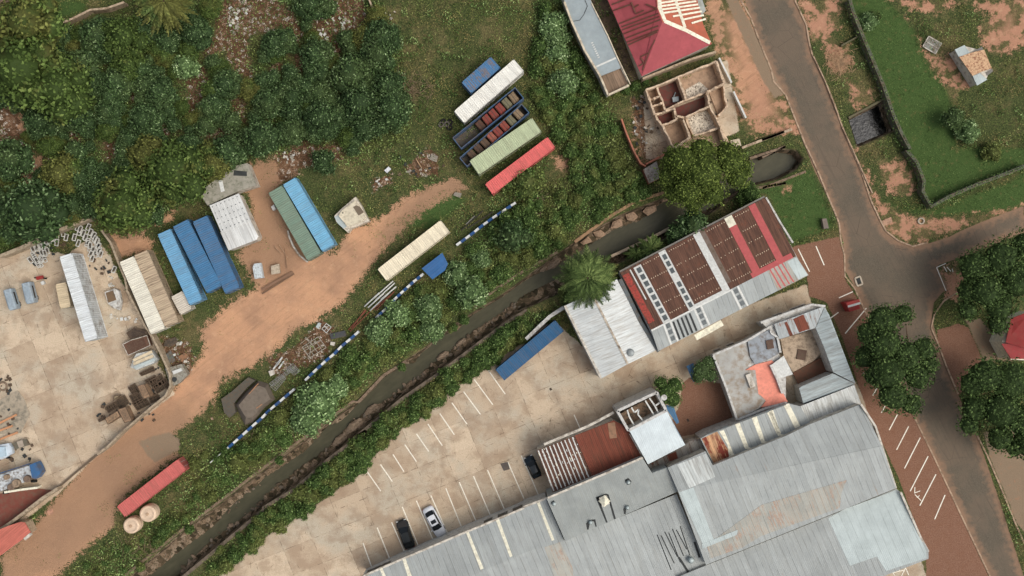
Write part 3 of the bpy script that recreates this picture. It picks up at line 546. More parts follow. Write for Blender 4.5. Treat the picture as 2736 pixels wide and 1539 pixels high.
# north strip of the warehouse with white beams
b = thing('loading_bay', 'narrow grey roof with bright white cross beams and a rusty orange end', 'building', ctr("c3 2100 80"))
q = roof(b, 'roof', "c3 1710 118 c2 1790 1445 2070 1338 2536 1160 d2 240 1150 370 1180 470 1345 c3 2536 88 1832 372", 5, M_zinc, pl=PL('c2 1790 1445 2536 1160 c3 1832 372', 5.7, 5.7, 5.3)); walls(b, "c3 1710 118 c2 1790 1445 2070 1338 2536 1160 d2 240 1150 370 1180 470 1345 c3 2536 88 1832 372", 5.2, M_white, .995)
pl = plane([q[1], q[3], q[8]])
for s in ("c2 1890 1420 1935 1410 c3 2040 290 1985 300 1970 180", "c3 2040 -25 2085 -40 2175 200 2215 215 2140 220", "c3 2200 -90 2250 -105 2330 140 2370 155 2300 165", "c2 2365 1225 2410 1210 c3 2485 75 2530 85 2460 95", "d2 50 1245 95 1225 185 1440 145 1449", "d2 210 1170 260 1150 370 1370 320 1395"): patch(b, 'white_beam', s, pl, M_cream, .03, .06)
patch(b, 'rusty_end', "c3 1720 120 1870 50 2010 280 1840 365", pl, surf('orange_rust', (196, 150, 108), .8, ang=A22, period=.42, rust=.6, rustc=(150, 62, 40), sheet=.4, lines=.4), .03)
m = MB(); q = WS("c2 1780 1448 2070 1338 2536 1160", 5.8); m.bar(q[0], q[1], .2, .3); m.bar(q[1], q[2], .2, .3); obj('parapet', m, M_dark if 0 else surf('slate_gutter', (96, 102, 102)), b)
# rust and white striped shed
b = thing('striped_shed', 'shed with white striped rusty roof beside the dark red rusty one', 'building', ctr("c3 390 360")); S_ = "c3 125 235 490 92 655 490 280 640"
walls(b, "c3 125 235 870 -55 1000 10 1140 290 660 490 280 640", 4.2, M_fasc, .99); q = roof(b, 'roof', S_, [4.8, 4.8, 4.4, 4.4], M_rust); QS = T(S_); pl = plane(q)
for k in range(10):
    u = .02 + k * .1; patch(b, 'painted_strip', cellp(QS, u, u + .028, .01, .98), pl, M_wpaint)
for k in range(46):
    u = random.randrange(30) / 30 + .01; v = random.random() * .9; patch(b, 'paint_flake', cellp(QS, u, u + random.uniform(.008, .02), v, v + random.uniform(.02, .07)), pl, M_wpaint if k % 3 else M_cream, .045)
q = roof(b, 'rusty_roof', "c3 492 90 870 -58 1000 10 1140 290 660 488", [4.8, 4.8, 4.8, 4.4, 4.4], M_rustred); pl = plane([q[0], q[1], q[3]])
for s in ("c3 810 -30 880 -40 900 110 830 120",): patch(b, 'bare_patch', s, pl, surf('bare_rust', (150, 112, 84), dirt=.5))
m = MB(); q = WS("c3 195 175 620 0 c2 870 1240", 4.6); m.bar(q[0], q[1], .35, .5); m.bar(q[1], q[2], .35, .5); q = WS("c3 985 0 1020 60 1150 290 230 680", 4.7); m.bar(q[0], q[1], .3, .5); m.bar(q[1], q[2], .3, .5); m.bar(q[2], q[3], .3, .45); obj('parapet', m, M_fasc, b)
# white two storey block with open roof frame
b = thing('white_block', 'white block with bright new roof sheets and an unroofed end showing white beams', 'building', ctr("c3 1290 100")); walls(b, "c3 1020 45 c2 1385 1222 1500 1440 c3 1560 182 1195 362", 5.8, M_white, .99)
roof(b, 'roof', "c3 1020 42 c2 1382 1218 1503 1440 c3 1562 180 1200 368", [6.2, 6.2, 6.2, 5.8, 5.8], surf('bright_sheet', (202, 212, 212), .5, ang=R(22), period=.25, dirt=.06, sheet=.02, lines=.12))
FL = "c2 925 1255 1290 1060 1370 1220 1010 1412"; roof(b, 'open_floor', FL, 3.2, surf('roofless_floor', (150, 122, 96), dirt=.9, dirtc=(70, 66, 56), nscale=2)); m = MB(); q = WS("c2 905 1225 1285 1045 1378 1222 1012 1415", 6.2)
for i in range(4): m.bar(q[i], q[(i + 1) % 4], .38, 6.4 - i * .003)
obj('parapet', m, M_white, b)
for s in ("c2 1000 1215 1020 1280 1070 1370", "c2 1040 1190 1070 1240 1110 1210 1105 1260 1160 1330", "c2 1175 1125 1215 1190 1260 1265", "c2 1215 1100 1250 1150 1270 1180 1300 1240", "c2 1340 1130 1270 1175"):
    q = WS(s, 5.6); m = MB()
    for i in range(len(q) - 1): m.bar(q[i], q[i + 1], .2, .2 + .01 * i)
    obj('roof_beam', m, M_wpaint, b)
q = W(T("c2 1350 1090")[0], 6.2); m = MB(); m.tube((q.x, q.y, 6.1), (q.x, q.y, 6.7), .05); m.lathe((q.x, q.y, 6.65), [(.08, 0), (.4, .18), (.42, .2)], 14); obj('satellite_dish', m, M_white, b)
a0, a1 = WS("c2 905 1225 1285 1045", 5); winrow(b, a0, a1, ((.1, .25), (.6, .75)), 3.6, 4.6, .22)
q = WS("c2 1375 1165 1450 1180 1465 1230 1502 1335 1480 1352 1385 1215", 3.2); m = MB(); m.slab(q, .06); m.tube((q[3].x - .2, q[3].y, 0), (q[3].x - .2, q[3].y, 3.15), .05); single('canopy', m, surf('blue_sheet', (62, 110, 146), .6, ang=R(22), period=.4, lines=.5), 'blue corrugated canopy on the side of the white block with the dish', 'canopy')
m = MB(); q = WS("c2 1575 790 1640 760 1660 830 1690 930 1640 945 1600 860", 2.4); m.slab(q, .06); m.tube((q[0].x + .3, q[0].y - .3, 0), (q[0].x + .3, q[0].y - .3, 2.35), .05); m.tube((q[4].x, q[4].y + .3, 0), (q[4].x, q[4].y + .3, 2.35), .05); single('canopy', m, surf('blue_sheet', (62, 110, 146)), 'blue sheet canopy half hidden under the dark round tree', 'canopy')
b = thing('lean_to', 'low rusty patched lean-to roof between the white block and the warehouse', 'building', ctr("c3 1500 240")); walls(b, "c3 1200 375 1560 185 1600 145 1720 120 1760 238 1385 385 1240 445", 3.2, M_fasc, .97)
q = roof(b, 'roof', "c3 1200 375 1560 185 1600 145 1720 120 1760 238 1385 385 1240 445", 3.4, surf('patched_zinc', (156, 150, 140), .7, ang=A22, period=.8, rust=.5, rustc=(140, 80, 52), sheet=.3, dirt=.4))
patch(b, 'rust_sheet', "c3 1385 280 1470 245 1490 310 1410 340", (Vector((0, 0, 1)), 3.4), M_rustred)
# red roofed house
b = thing('red_roof_house', 'house with dark red hip roof and cream painted battens on its east slope', 'building', ctr("c0 1300 250")); M_red = surf('red_roof', (164, 74, 78), .7, dirt=.12, dirtc=(120, 56, 50), nscale=1.4)
M_redline = surf('red_seam', (104, 58, 46), dirt=.4)
walls(b, "c0 800 -160 1640 -160 1660 60 1810 425 1140 735", 3.8, M_fasc, .985); AP = T("c0 1340 212")[0]; EV = 4.0; RZ = 6.6
q1 = roof(b, 'roof', "c0 740 -160 1270 -160 1290 75 1340 212 1140 738", [EV, RZ - .2, RZ, RZ, EV], M_red); q2 = roof(b, 'roof', "c0 1340 212 1818 425 1140 738", [RZ, EV, EV], M_red); q3 = roof(b, 'east_roof', "c0 1270 -160 1640 -160 1735 235 1818 425 1340 212 1290 75", [RZ - .2, EV, EV, EV, RZ, RZ], surf('red_brown_roof', (176, 92, 66), .75, dirt=.3, dirtc=(150, 90, 66)))
pw = plane([q1[3], q1[4], q1[0]]); pe = plane([q3[5], q3[3], q3[1]])
for s in ("c0 850 45 1020 -20", "c0 860 105 1040 40", "c0 920 230 1290 85", "c0 945 260 1300 130", "c0 950 290 1310 160", "c0 960 330 1320 190", "c0 985 370 1300 250", "c0 995 410 1300 290", "c0 1010 435 1290 310", "c0 1130 550 1200 515", "c0 1130 560 1165 610", "c0 1165 610 1110 640", "c0 1080 135 1160 100", "c0 1040 20 1080 130", "c0 1180 40 1290 85", "c0 1060 75 1110 45"):
    qq = onp(s, pw, .06); m = MB(); m.bar(qq[0], qq[1], .2, .05); obj('roof_seam', m, M_redline, b)
for s in ("c0 1210 500 1270 385", "c0 1150 680 1215 500"): qq = onp(s, pw, .05); m = MB(); m.bar(qq[0], qq[1], .16, .05); obj('roof_seam', m, M_redline, b)
for s, w in (("c0 1300 -40 1312 75", .7), ("c0 1312 75 1360 205", .6), ("c0 1360 205 1560 290", .55), ("c0 1560 290 1800 415", .5), ("c0 1450 -40 1560 270", .4)): qq = onp(s, pe, .1); m = MB(); m.bar(qq[0], qq[1], w, .12); obj('cream_batten', m, M_cream, b)
for k in range(8):
    t = k / 7; x0 = 1325 + 20 * t + (max(0, t - .55) * 620); y0 = 45 + 230 * t; x1 = 1630 + 130 * t; y1 = y0 - 95 - 12 * t + max(0, t - .6) * 40
    qq = onp("c0 %g %g %g %g" % (x0, y0 - 50, x1, y1), pe, .07); m = MB(); m.bar(qq[0], qq[1], .26, .06); obj('cream_batten', m, M_cream, b)
m = MB(); m.slab(WS("c0 1640 -60 1715 -40 1760 100 1712 150 1690 100", 3.0), 3.0); obj('side_porch', m, surf('porch_roof', (168, 172, 164), dirt=.3), b)
m = MB(); q = WS("c0 1150 760 1620 570 1860 500", 2.2); m.bar(q[0], q[1], .3, 2.3); m.bar(q[1], q[2], .3, 2.3); single('yard_wall', m, M_wallc, 'tall tan yard wall below the red hip roof', 'wall')
b = thing('long_shed', 'long narrow shed with pale blue grey roof beside the red roofed house', 'building', ctr("c0 700 400")); walls(b, "c0 395 25 370 -60 625 -60 660 30 815 340 905 545 1010 810 812 915 725 715 590 490 460 200", 3.2, M_fasc, 1)
M_pb = surf('pale_blue_roof', (146, 156, 157), .6, dirt=.2, dirtc=(140, 146, 142), nscale=1.5); roof(b, 'roof', "c0 395 25 370 -60 625 -60 655 30 810 340 900 545 935 660 745 735 590 490 460 200", 3.5, M_pb)
roof(b, 'lower_roof', "c0 745 738 935 663 1010 810 815 912", 3.1, surf('patchy_shed', (148, 122, 98), .8, ang=R(22), period=1.0, sheet=.6, rust=.3, dirt=.5)); m = MB()
q = WS("c0 390 15 460 200 590 490 735 730 815 918 1015 825", 3.8)
for i in range(5): m.bar(q[i], q[i + 1], .26, .6 + .003 * i)
q = WS("c0 655 30 810 340 900 545 1030 815", 3.65); [m.bar(q[i], q[i + 1], .16, .3 + .003 * i) for i in range(3)]
obj('parapet', m, surf('cream_parapet', (214, 198, 170), dirt=.3), b); m = MB(); [m.box(W(T("c0 %g %g" % (660 + 9 * k, 415 + 20 * k))[0], 3.53), (.3, .15, .04), R(20)) for k in range(8)]; obj('roof_marks', m, M_wpaint, b)
qq = WS("c0 700 645 890 560", 3.53); m = MB(); m.bar(qq[0], qq[1], .25, .03); obj('roof_seam', m, M_wpaint, b)
m = MB(); q = WS("c0 590 0 615 60 580 140 540 195 480 205", 3.56); [m.bar(q[i], q[i + 1], .07, .03) for i in range(4)]; obj('cable', m, M_tar, b)
m = MB(); m.poly(WS("c0 640 -40 820 -40 920 290 1030 560 1140 740 1040 800", .06)); struct('courtyard_paving', m, surf('dim_paving', (116, 96, 76), dirt=.7, dirtc=(66, 56, 46), nscale=1.2))
# the ruin
b = thing('ruined_house', 'roofless ruined house of tan walls with rubble and dark red floors', 'ruin', ctr("c0 1600 1000")); M_ru = surf('ruin_plaster', (212, 186, 156), dirt=.4, dirtc=(126, 100, 74), nscale=2.5); M_rf = surf('red_floor', (104, 54, 44), dirt=.6, dirtc=(84, 66, 54), nscale=2)
M_tan = surf('tan_floor', (176, 146, 118), dirt=.3, nscale=1.4); M_rubb = surf('rubble_floor', (226, 214, 192), dirt=.9, dirtc=(74, 58, 42), nscale=4, fine=.3)
for s, mt in (("c0 1290 840 1490 750 1570 960 1370 1060", M_rf), ("c0 1500 745 1850 605 1925 820 1590 980", M_tan), ("c0 1450 1050 1770 930 1790 1010 1570 1130 1480 1120", M_rf), ("c0 1290 1110 1450 1060 1480 1150 1330 1210", M_rf), ("c0 1580 1130 1790 1040 1870 1240 1640 1310", M_rubb), ("c0 1345 1235 1540 1160 1600 1320 1460 1430", M_tan), ("c0 1190 880 1290 840 1370 1060 1270 1110", M_tan), ("c0 1790 890 1930 830 1970 1030 1880 1120", M_tan), ("c0 1640 1310 1900 1245 1950 1390 1800 1449 1480 1449", M_tan)):
    m = MB(); m.slab(WS(s, .25), .3); obj('floor', m, mt, b)
m = MB(); m.slab(WS("c0 1560 870 1700 790 1780 860 1760 900 1590 980", .3), .1); obj('rubble', m, M_rubb, b)
for i, s in enumerate(("c0 1185 865 1490 742 1865 592 1940 805 1780 885 1795 1010", "c0 1490 742 1572 965", "c0 1290 832 1370 1062", "c0 1372 1060 1572 965 1780 885", "c0 1185 865 1270 1110 1345 1225 1460 1432", "c0 1270 1110 1450 1048 1482 1125 1572 1130 1795 1025", "c0 1450 1048 1480 1155 1335 1220", "c0 1572 1130 1640 1312 1905 1230", "c0 1795 1010 1905 1230 1950 1390", "c0 1215 965 1310 935", "c0 1240 1030 1335 1000", "c0 1930 820 1972 1028 1885 1122", "c0 1545 1155 1610 1325 1462 1432", "c0 1850 600 1945 800")):
    q = WS(s, 2.6 - (i % 4) * .25); m = MB()
    for k in range(len(q) - 1): L_ = [q[k].lerp(q[k + 1], j / 5) + Vector((random.uniform(-.07, .07), random.uniform(-.07, .07), random.uniform(-.5, .1) if 0 < j < 5 else 0)) for j in range(6)]; [m.bar(L_[j], L_[j + 1], random.uniform(.2, .34), 2.2 - (i % 4) * .25) for j in range(5)]
    obj('wall', m, M_ru, b)
m = MB(); q = W(T("c0 1465 965")[0], .5); m.box((q.x, q.y, .6), (.9, .7, .5), R(10)); m.box((q.x - .2, q.y + .5, .5), (.1, 1.2, .3), R(-20)); single('basin', m, M_pb, 'pale blue broken basin in the dark red floored room', 'basin')
for lab, s in (('upper length of white garden wall east of the ruined house', "c0 1890 560 2010 800"), ('lower length of white garden wall east of the ruined house', "c0 2030 885 2150 1140")): band(s, .25, 1.0, 1.1, 'garden_wall', M_wpaint, lab, 'wall')
band("c0 1905 1240 2005 1430", .3, 1.2, 1.3, 'garden_wall', M_ru, 'short tan wall leading down from the ruined house to the canal', 'wall')
band("c0 945 1150 990 1280 1060 1449 c1 1130 130 1180 160", .22, 1.6, 1.7, 'brick_wall', surf('orange_brick', (182, 112, 84), dirt=.3), 'thin orange brick wall west of the ruined house', 'wall')
b = thing('outhouse', 'tiny outhouse with cracked grey concrete roof at the end of the orange wall', 'building', ctr("c1 1240 230")); walls(b, "c1 1155 190 1285 112 1322 272 1212 325", 2.2, surf('orange_brick', (182, 112, 84)), 1); roof(b, 'roof', "c1 1155 190 1285 112 1322 272 1212 325", 2.3, surf('cracked_slab', (152, 142, 130), dirt=.5, nscale=2.5))
band("c1 1180 140 1300 75 1450 -5", .25, 1.4, 1.5, 'brick_wall', surf('orange_brick', (182, 112, 84)), 'low brick wall between the outhouse and the big round tree', 'wall')
# hut in the upper right
b = thing('hut', 'small hut with flaking board roof and two white sheet ends on the grass', 'hut', ctr("d0 2030 630")); walls(b, "d0 1865 480 1960 440 2120 480 2225 660 2175 770 2080 825", 2.3, M_fasc, .96); roof(b, 'roof', "d0 1910 550 2040 505 2150 480 2225 660 2110 700 2040 735", 2.6, surf('flaking_boards', (206, 168, 128), .8, dirt=.9, dirtc=(122, 72, 48), nscale=3.4))
roof(b, 'white_sheet', "d0 1867 480 1960 436 2012 510 1908 555", 2.5, M_pb if 0 else M_zinc2); roof(b, 'white_sheet', "d0 2040 735 2110 708 2182 770 2082 828", 2.4, M_zinc2); roof(b, 'grey_edge', "d0 2035 505 2130 450 2140 480 2050 520", 2.4, surf('old_gutter', (120, 116, 108))); roof(b, 'grey_edge', "d0 2165 700 2230 665 2235 690 2180 735", 2.2, surf('old_gutter', (120, 116, 108)))
# red building on the right edge
b = thing('red_building', 'building with deep red roof at the right edge between street trees', 'building', ctr("d2 2500 500")); roof(b, 'roof', "d2 2410 330 2620 250 2620 640 2360 560", [4.2, 4.4, 5, 5], surf('deep_red', (132, 34, 30), .7, dirt=.1)); roof(b, 'roof', "d2 2320 575 2620 560 2620 720 2410 720", [4.4, 5, 4.4, 4.2], surf('mid_red', (152, 50, 50), .7, dirt=.15)); walls(b, "d2 2320 560 2420 340 2620 260 2620 740 2410 730", 4.0, M_cream, .99)
# sheds at the left
b = thing('grey_shed', 'shed with flat grey mossy roof below the olive trees', 'building', ctr("a1 2200 330")); walls(b, "a1 1925 420 2230 165 2395 130 2485 345 2310 400 2010 540", 2.6, M_fasc, .99); q = roof(b, 'roof', "a1 1925 420 2230 165 2395 130 2485 345 2310 400 2010 540", 2.8, surf('mossy_grey', (156, 150, 134), .9, dirt=.6, dirtc=(108, 108, 88), nscale=1.5)); P3 = (Vector((0, 0, 1)), 2.8)
for s, c_ in (("a1 2265 200 2390 210 2390 255 2260 250", M_tar), ("a1 2115 300 2150 290 2175 400 2140 410", M_wpaint)): patch(b, 'roof_debris', s, P3, c_, .04, .06)
b = thing('white_shed', 'shed with white corrugated sheet roof beside three blue containers', 'building', ctr("a1 2260 700")); walls(b, "a1 2030 542 2310 425 2498 840 2482 875 2210 975", 2.9, M_fasc, .98); q = roof(b, 'roof', "a1 2028 540 2312 422 2430 690 2145 808", [3.1, 3.1, 3.0, 3.0], surf('white_sheet_roof', (206, 206, 200), .6, ang=R(23), period=.62, dirt=.12, lines=.4, sheet=.05)); roof(b, 'lower_roof', "a1 2135 800 2422 682 2500 840 2482 872 2212 976", [2.95, 2.95, 2.8, 2.8, 2.8], surf('white_sheet_low', (208, 208, 202), .6, ang=R(23), period=1.1, dirt=.2, sheet=.22))
m = MB(); Q = T("a1 2028 540 2312 422 2430 690 2145 808")
for k in range(7):
    for v in (.08, .3, .5, .7, .9): m.box(W(bil(Q, .07 + k * .14, v), 3.13), (.12, .12, .03))
obj('roof_screws', m, M_sky, b)
band("a0 370 292 540 240 700 180 870 95 1030 80 1200 20", .3, 1.6, 1.8, 'boundary_wall', M_wallc, 'old tan boundary wall along the road in the upper left corner', 'wall')
band("a1 0 1030 200 950 400 850 640 750 870 660", .5, 2.0, 2.2, 'boundary_wall', surf('grey_tan_wall', (172, 154, 128), dirt=.5, dirtc=(112, 96, 74), nscale=2), 'thick tan wall between the thicket and the concrete yard', 'wall')
band("a1 980 780 1070 900 1140 1080 1210 1250 a2 1230 60 1400 400 1470 500 1560 680 1640 860 1650 980 1600 1080 1450 1200 1160 1449 a3 1050 190 940 272", .3, 1.8, 2.0, 'boundary_wall', surf('grey_tan_wall', (172, 154, 128)), 'curving tan wall separating the concrete yard from the dirt track', 'wall')
band("a3 940 275 740 440 555 600", .25, .3, .5, 'boundary_wall', surf('dark_wall', (104, 88, 70), dirt=.5), 'low dark broken wall at the south edge of the concrete yard', 'wall')
band("a3 555 605 420 690 200 860 0 1010", .45, 1.8, 2.0, 'boundary_wall', surf('grey_tan_wall', (172, 154, 128)), 'tan wall beside the red floored yard at the left edge', 'wall')
band("a3 40 640 200 615 360 595", .3, 1.4, 1.6, 'boundary_wall', M_cream, 'short cream wall between the blue lorry and the red floor', 'wall')
m = MB(); m.poly(WS("a3 -60 660 360 600 520 620 200 850 -60 1020", .06)); struct('red_paving', m, surf('red_paving', (124, 66, 52), dirt=.4, dirtc=(110, 88, 70), nscale=1.2))
b = thing('tiled_building', 'salmon red tiled roof at the left edge beside the track', 'building', ctr("a3 80 1120")); walls(b, "a3 -60 1010 200 925 240 930 290 1035 -60 1290", 2.6, M_wallc, .97); roof(b, 'roof', "a3 -60 1020 90 960 200 925 240 932 300 1035 100 1180 -60 1300", 2.8, surf('salmon_tiles', (196, 108, 90), .8, ang=R(-50), period=.35, dirt=.25, dirtc=(130, 74, 58), lines=.4, sheet=.15)); m = MB(); q = WS("a3 235 1095 300 1040", 2.9); m.bar(q[0], q[1], .4, .3); obj('gable_end', m, M_fasc, b)
band("b0 1030 -20 1100 150", .25, 1.2, 1.4, 'boundary_wall', M_wallc, 'short tan wall stub above the dark round tree', 'wall')
# creeper covered wall around the lawn (its leaves are added with the plants)
HEDGE = "d0 850 -10 880 100 940 250 1000 400 1080 590 1180 830 1270 1100 1350 1280 1440 1449 d1 1400 0 1500 120 1570 300 1560 400 1640 550 1820 450 2100 330 2380 225 2560 150"
band(HEDGE, .45, 1.7, 2.0, 'garden_wall', surf('creeper_wall', (84, 88, 72), dirt=.5), 'long creeper covered wall enclosing the green lawn by the road', 'wall')
band("d0 770 440 860 390 960 335", .2, .8, 1.0, 'garden_wall', surf('mossy_wall', (96, 92, 64), dirt=.5), 'thin mossy wall above the heap of dry straw', 'wall')
band("d0 840 1140 1000 1055 1175 960", .3, .25, 2.4, 'canal_wall', surf('mossy_wall', (96, 92, 64)), 'mossy headwall on the upper side of the dark culvert pit', 'wall')
band("d0 500 545 620 800 740 1110", .18, .2, .4, 'verge_wall', M_kerb, 'low tan verge wall east of the road, upper length', 'wall'); band("d0 780 1230 880 1449 d1 960 180 1070 420", .18, .2, .4, 'verge_wall', M_kerb, 'low tan verge wall beside the culvert pit, lower length', 'wall')
# ------------------------------------------------------------------ shipping containers and vehicles
def frame_of(s, z):
    """centre, heading, length, width of a box whose top corners A B C D (A-B a short end) are given"""
    a, b, c, d = WS(s, z)[:4]; u = ((c - b) + (d - a)) / 2; L = u.length; w = ((b - a).length + (c - d).length) / 2; m = (a + b + c + d) / 4
    return m, math.atan2(u.y, u.x), L, w
def container(s, label, c, h=2.6, rust=.12, name='shipping_container', group=None, dirt=.2, side=None, key=None, rustc=(120, 74, 50)):
    m, a, L, w = frame_of(s, h); t = thing(name, label, 'container', (m.x, m.y, 0), a, group); key = key or 'c%d_%d_%d' % c
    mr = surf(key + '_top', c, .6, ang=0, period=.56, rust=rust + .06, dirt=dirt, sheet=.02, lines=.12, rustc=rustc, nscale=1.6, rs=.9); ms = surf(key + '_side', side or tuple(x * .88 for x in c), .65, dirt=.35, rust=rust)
    # body with folded sides
    b = MB(); n = int(L / .28) * 4; zs = (.16, h - .06)
    for sy in (-1, 1):
        k = len(b.v)
        for i in range(n + 1):
            x = -L / 2 + .1 + (L - .2) * i / n; y = sy * (w / 2 - (.05 if (i % 4) in (0, 1) else .012)); b.v += [(x, y, zs[0]), (x, y, zs[1])]
        for i in range(n): q = k + 2 * i; b.f.append([q, q + 2, q + 3, q + 1])
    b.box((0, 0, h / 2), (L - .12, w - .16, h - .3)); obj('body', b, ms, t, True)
    r = MB(); k = 0; n = int(L / .3) * 4; 
    for i in range(n + 1):
        x = -L / 2 + .08 + (L - .16) * i / n; z = h - .03 + (.03 if (i % 4) in (0, 1) else 0); r.v += [(x, -w / 2 + .06, z), (x, w / 2 - .06, z)]
    for i in range(n): r.f.append([2 * i, 2 * i + 2, 2 * i + 3, 2 * i + 1])
    obj('roof', r, mr, t, True)
    f = MB()
    for sy in (-1, 1): f.box((0, sy * (w / 2 - .04), h - .03), (L, .09, .1)); f.box((0, sy * (w / 2 - .04), .12), (L, .09, .16))
    for sx in (-1, 1):
        f.box((sx * (L / 2 - .05), 0, h - .032), (.1, w - .1, .1)); f.box((sx * (L / 2 - .05), 0, .122), (.1, w - .1, .16))
        for sy in (-1, 1): f.box((sx * (L / 2 - .06), sy * (w / 2 - .06), h / 2), (.13, .13, h)); f.box((sx * (L / 2 - .09), sy * (w / 2 - .08), h - .05), (.2, .18, .14))
    obj('frame', f, mr, t, True)
    for sy in (-1, 1):
        d = MB(); d.box((L / 2 - .02, sy * w / 4, h / 2), (.06, w / 2 - .16, h - .3)); dd = obj('door', d, ms, t, True)
        g = MB(); g.tube((L / 2 + .04, sy * w / 5, .2), (L / 2 + .04, sy * w / 5, h - .2), .02, 6); obj('lock_rod', g, M_zinc2, dd, True)
    return t
G_B = 'blue containers standing side by side'
container("a1 1525 820 1650 768 a2 1955 140 1838 208", 'leftmost of the three long blue containers, sun bleached lighter blue', (106, 162, 196), rust=.05, group=G_B, rustc=(150, 140, 120))
container("a1 1670 742 1822 678 a2 2150 20 1998 72", 'middle of the three long blue containers, deep even blue', (64, 118, 158), rust=.02, group=G_B)
container("a1 1862 690 2008 645 2322 1335 2180 1392", 'rightmost of the three long blue containers, scuffed grey', (66, 112, 150), rust=.3, group=G_B, rustc=(128, 126, 122))
container("a1 1152 1090 1300 1030 a2 1592 420 1468 485", 'smooth cream container joined to a ribbed sandy one', (226, 220, 200), rust=.04)
container("a1 1302 1030 1422 968 a2 1735 362 1594 412", 'ribbed sandy cream container, right one of the joined pair', (190, 168, 138), rust=.22, rustc=(150, 122, 92), dirt=.4, h=2.58)
container("a1 572 1042 700 996 a2 938 515 832 558", 'long white box trailer with stained roof in the concrete yard', (214, 218, 216), h=3.9, rust=.03, name='box_trailer', rustc=(196, 184, 150))
container("a1 536 1302 640 1284 a2 684 212 586 238", 'short cream ribbed box beside the long white trailer', (212, 192, 156), rust=.02)
container("a2 1655 115 1768 68 1860 235 1745 290", 'small cream box between the sandy container and the blue ones', (206, 196, 178), h=2.0, rust=.08, name='storage_box')
container("b1 66 420 190 346 572 992 440 1080", 'grey green container beside the light blue one', (118, 140, 120), rust=.05, rustc=(120, 110, 92))
container("b1 205 342 322 266 700 905 588 992", 'light blue container touching the grey green one', (112, 172, 202), rust=.14, rustc=(136, 136, 120))
container("b1 1118 1162 1205 1262 1820 795 1722 682", 'long cream container standing alone between the dirt track and the bushes', (232, 219, 188), rust=.02, rustc=(190, 170, 140))
container("b0 1932 795 2025 905 2312 648 2210 556", 'short blue container with rusty roof behind the white one', (70, 118, 158), rust=.5, rustc=(132, 122, 116))
container("b0 1862 1075 1955 1190 2530 690 2442 570", 'long white container with a dark vent, above the two open blue ones', (232, 229, 216), rust=.05, rustc=(200, 176, 138))
container("F 1178 404 1208 440 1362 328 1338 300", 'pale green container between the open blue ones and the pinkish red one', (178, 188, 148), rust=.08, rustc=(130, 128, 96))
container("F 1218 462 1242 490 1396 368 1378 347", 'bright pinkish red container partly covered by a bush', (220, 100, 94), rust=.03)
container("a3 1132 778 1208 878 1800 425 1722 315", 'dusty salmon red container beside two round cream tanks', (198, 98, 90), rust=.03)
container("b2 2262 820 2345 935 N 1508 882 1482 858", 'deep blue container at the top of the car park', (38, 90, 128), rust=.02)
def open_container(s, label, cells):
    h = 2.5; m, a, L, w = frame_of(s, h); t = thing('open_container', label, 'container', (m.x, m.y, 0), a, 'open topped blue containers'); mt = surf('open_blue', (62, 96, 130), dirt=.5, rust=.15)
    for nm, c_, d in (('side_wall', (0, w / 2 - .05, h / 2), (L, .1, h)), ('side_wall', (0, -w / 2 + .05, h / 2), (L, .1, h)), ('end_wall', (L / 2 - .05, 0, h / 2 - .002), (.1, w - .2, h)), ('end_wall', (-L / 2 + .05, 0, h / 2 - .002), (.1, w - .2, h))):
        b = MB(); b.box(c_, d); obj(nm, b, mt, t, True)
    b = MB(); b.box((0, 0, .15), (L - .2, w - .2, .1)); obj('floor', b, surf('steel_floor', (96, 90, 82), dirt=.5), t, True)
    ca, sa = math.cos(a), math.sin(a)
    for i, (f, c, z, nm) in enumerate(cells):
        x = (f - .5) * (L - 1.4); y = 0; g = thing('bale', nm, 'bale', (m.x + ca * x, m.y + sa * x, .2), a + random.uniform(-.05, .05), 'bales inside the open blue containers')
        mm = surf('bale%d_%d_%d' % c, c, .85, dirt=.5, nscale=4, fine=.2); b = MB(); b.box((0, 0, z / 2), (1.02, 1.5, z)); b.box((.05, .08, z + .1), (.9, 1.35, .2), .06); obj('pack', b, mm, g, True)
        b = MB(); b.box((0, 0, z + .205), (.06, 1.45, .02)); obj('strap', b, M_tar, g, True)
RD, BR_, GN = (140, 52, 46), (96, 74, 56), (116, 112, 84)
open_container("F 1142 345 1156 376 1318 248 1296 218", 'open topped blue container of bales just below the long white one', [(.36, (92, 60, 48), 1.0, 'dark brown bale, leftmost in the upper open container'), (.48, RD, 1.4, 'red bale low in the middle of the upper open container'), (.60, RD, 1.5, 'red bale next to the grey green drum bale in the upper open container'), (.72, RD, 1.7, 'largest red bale in the upper open container'), (.84, GN, 1.8, 'olive bale in the upper open container'), (.96, (134, 112, 84), 1.9, 'tan bale at the right end of the upper open container')])
open_container("F 1158 398 1172 418 1332 286 1312 258", 'open topped blue container just above the pale green one', [(.1, BR_, 1.2, 'brown bale at the left end of the lower open container'), (.22, (84, 62, 50), 1.2, 'dark brown bale second from the left in the lower open container'), (.34, BR_, 1.3, 'brown bale third from the left in the lower open container'), (.46, (158, 84, 68), 1.6, 'pinkish red bale in the lower open container'), (.57, RD, 1.7, 'deep red bale in the lower open container'), (.69, (146, 60, 48), 1.7, 'dark red bale between a deep red and an olive bale'), (.81, GN, 1.8, 'olive bale in the lower open container'), (.94, (140, 118, 90), 1.8, 'tan bale at the right end of the lower open container')])
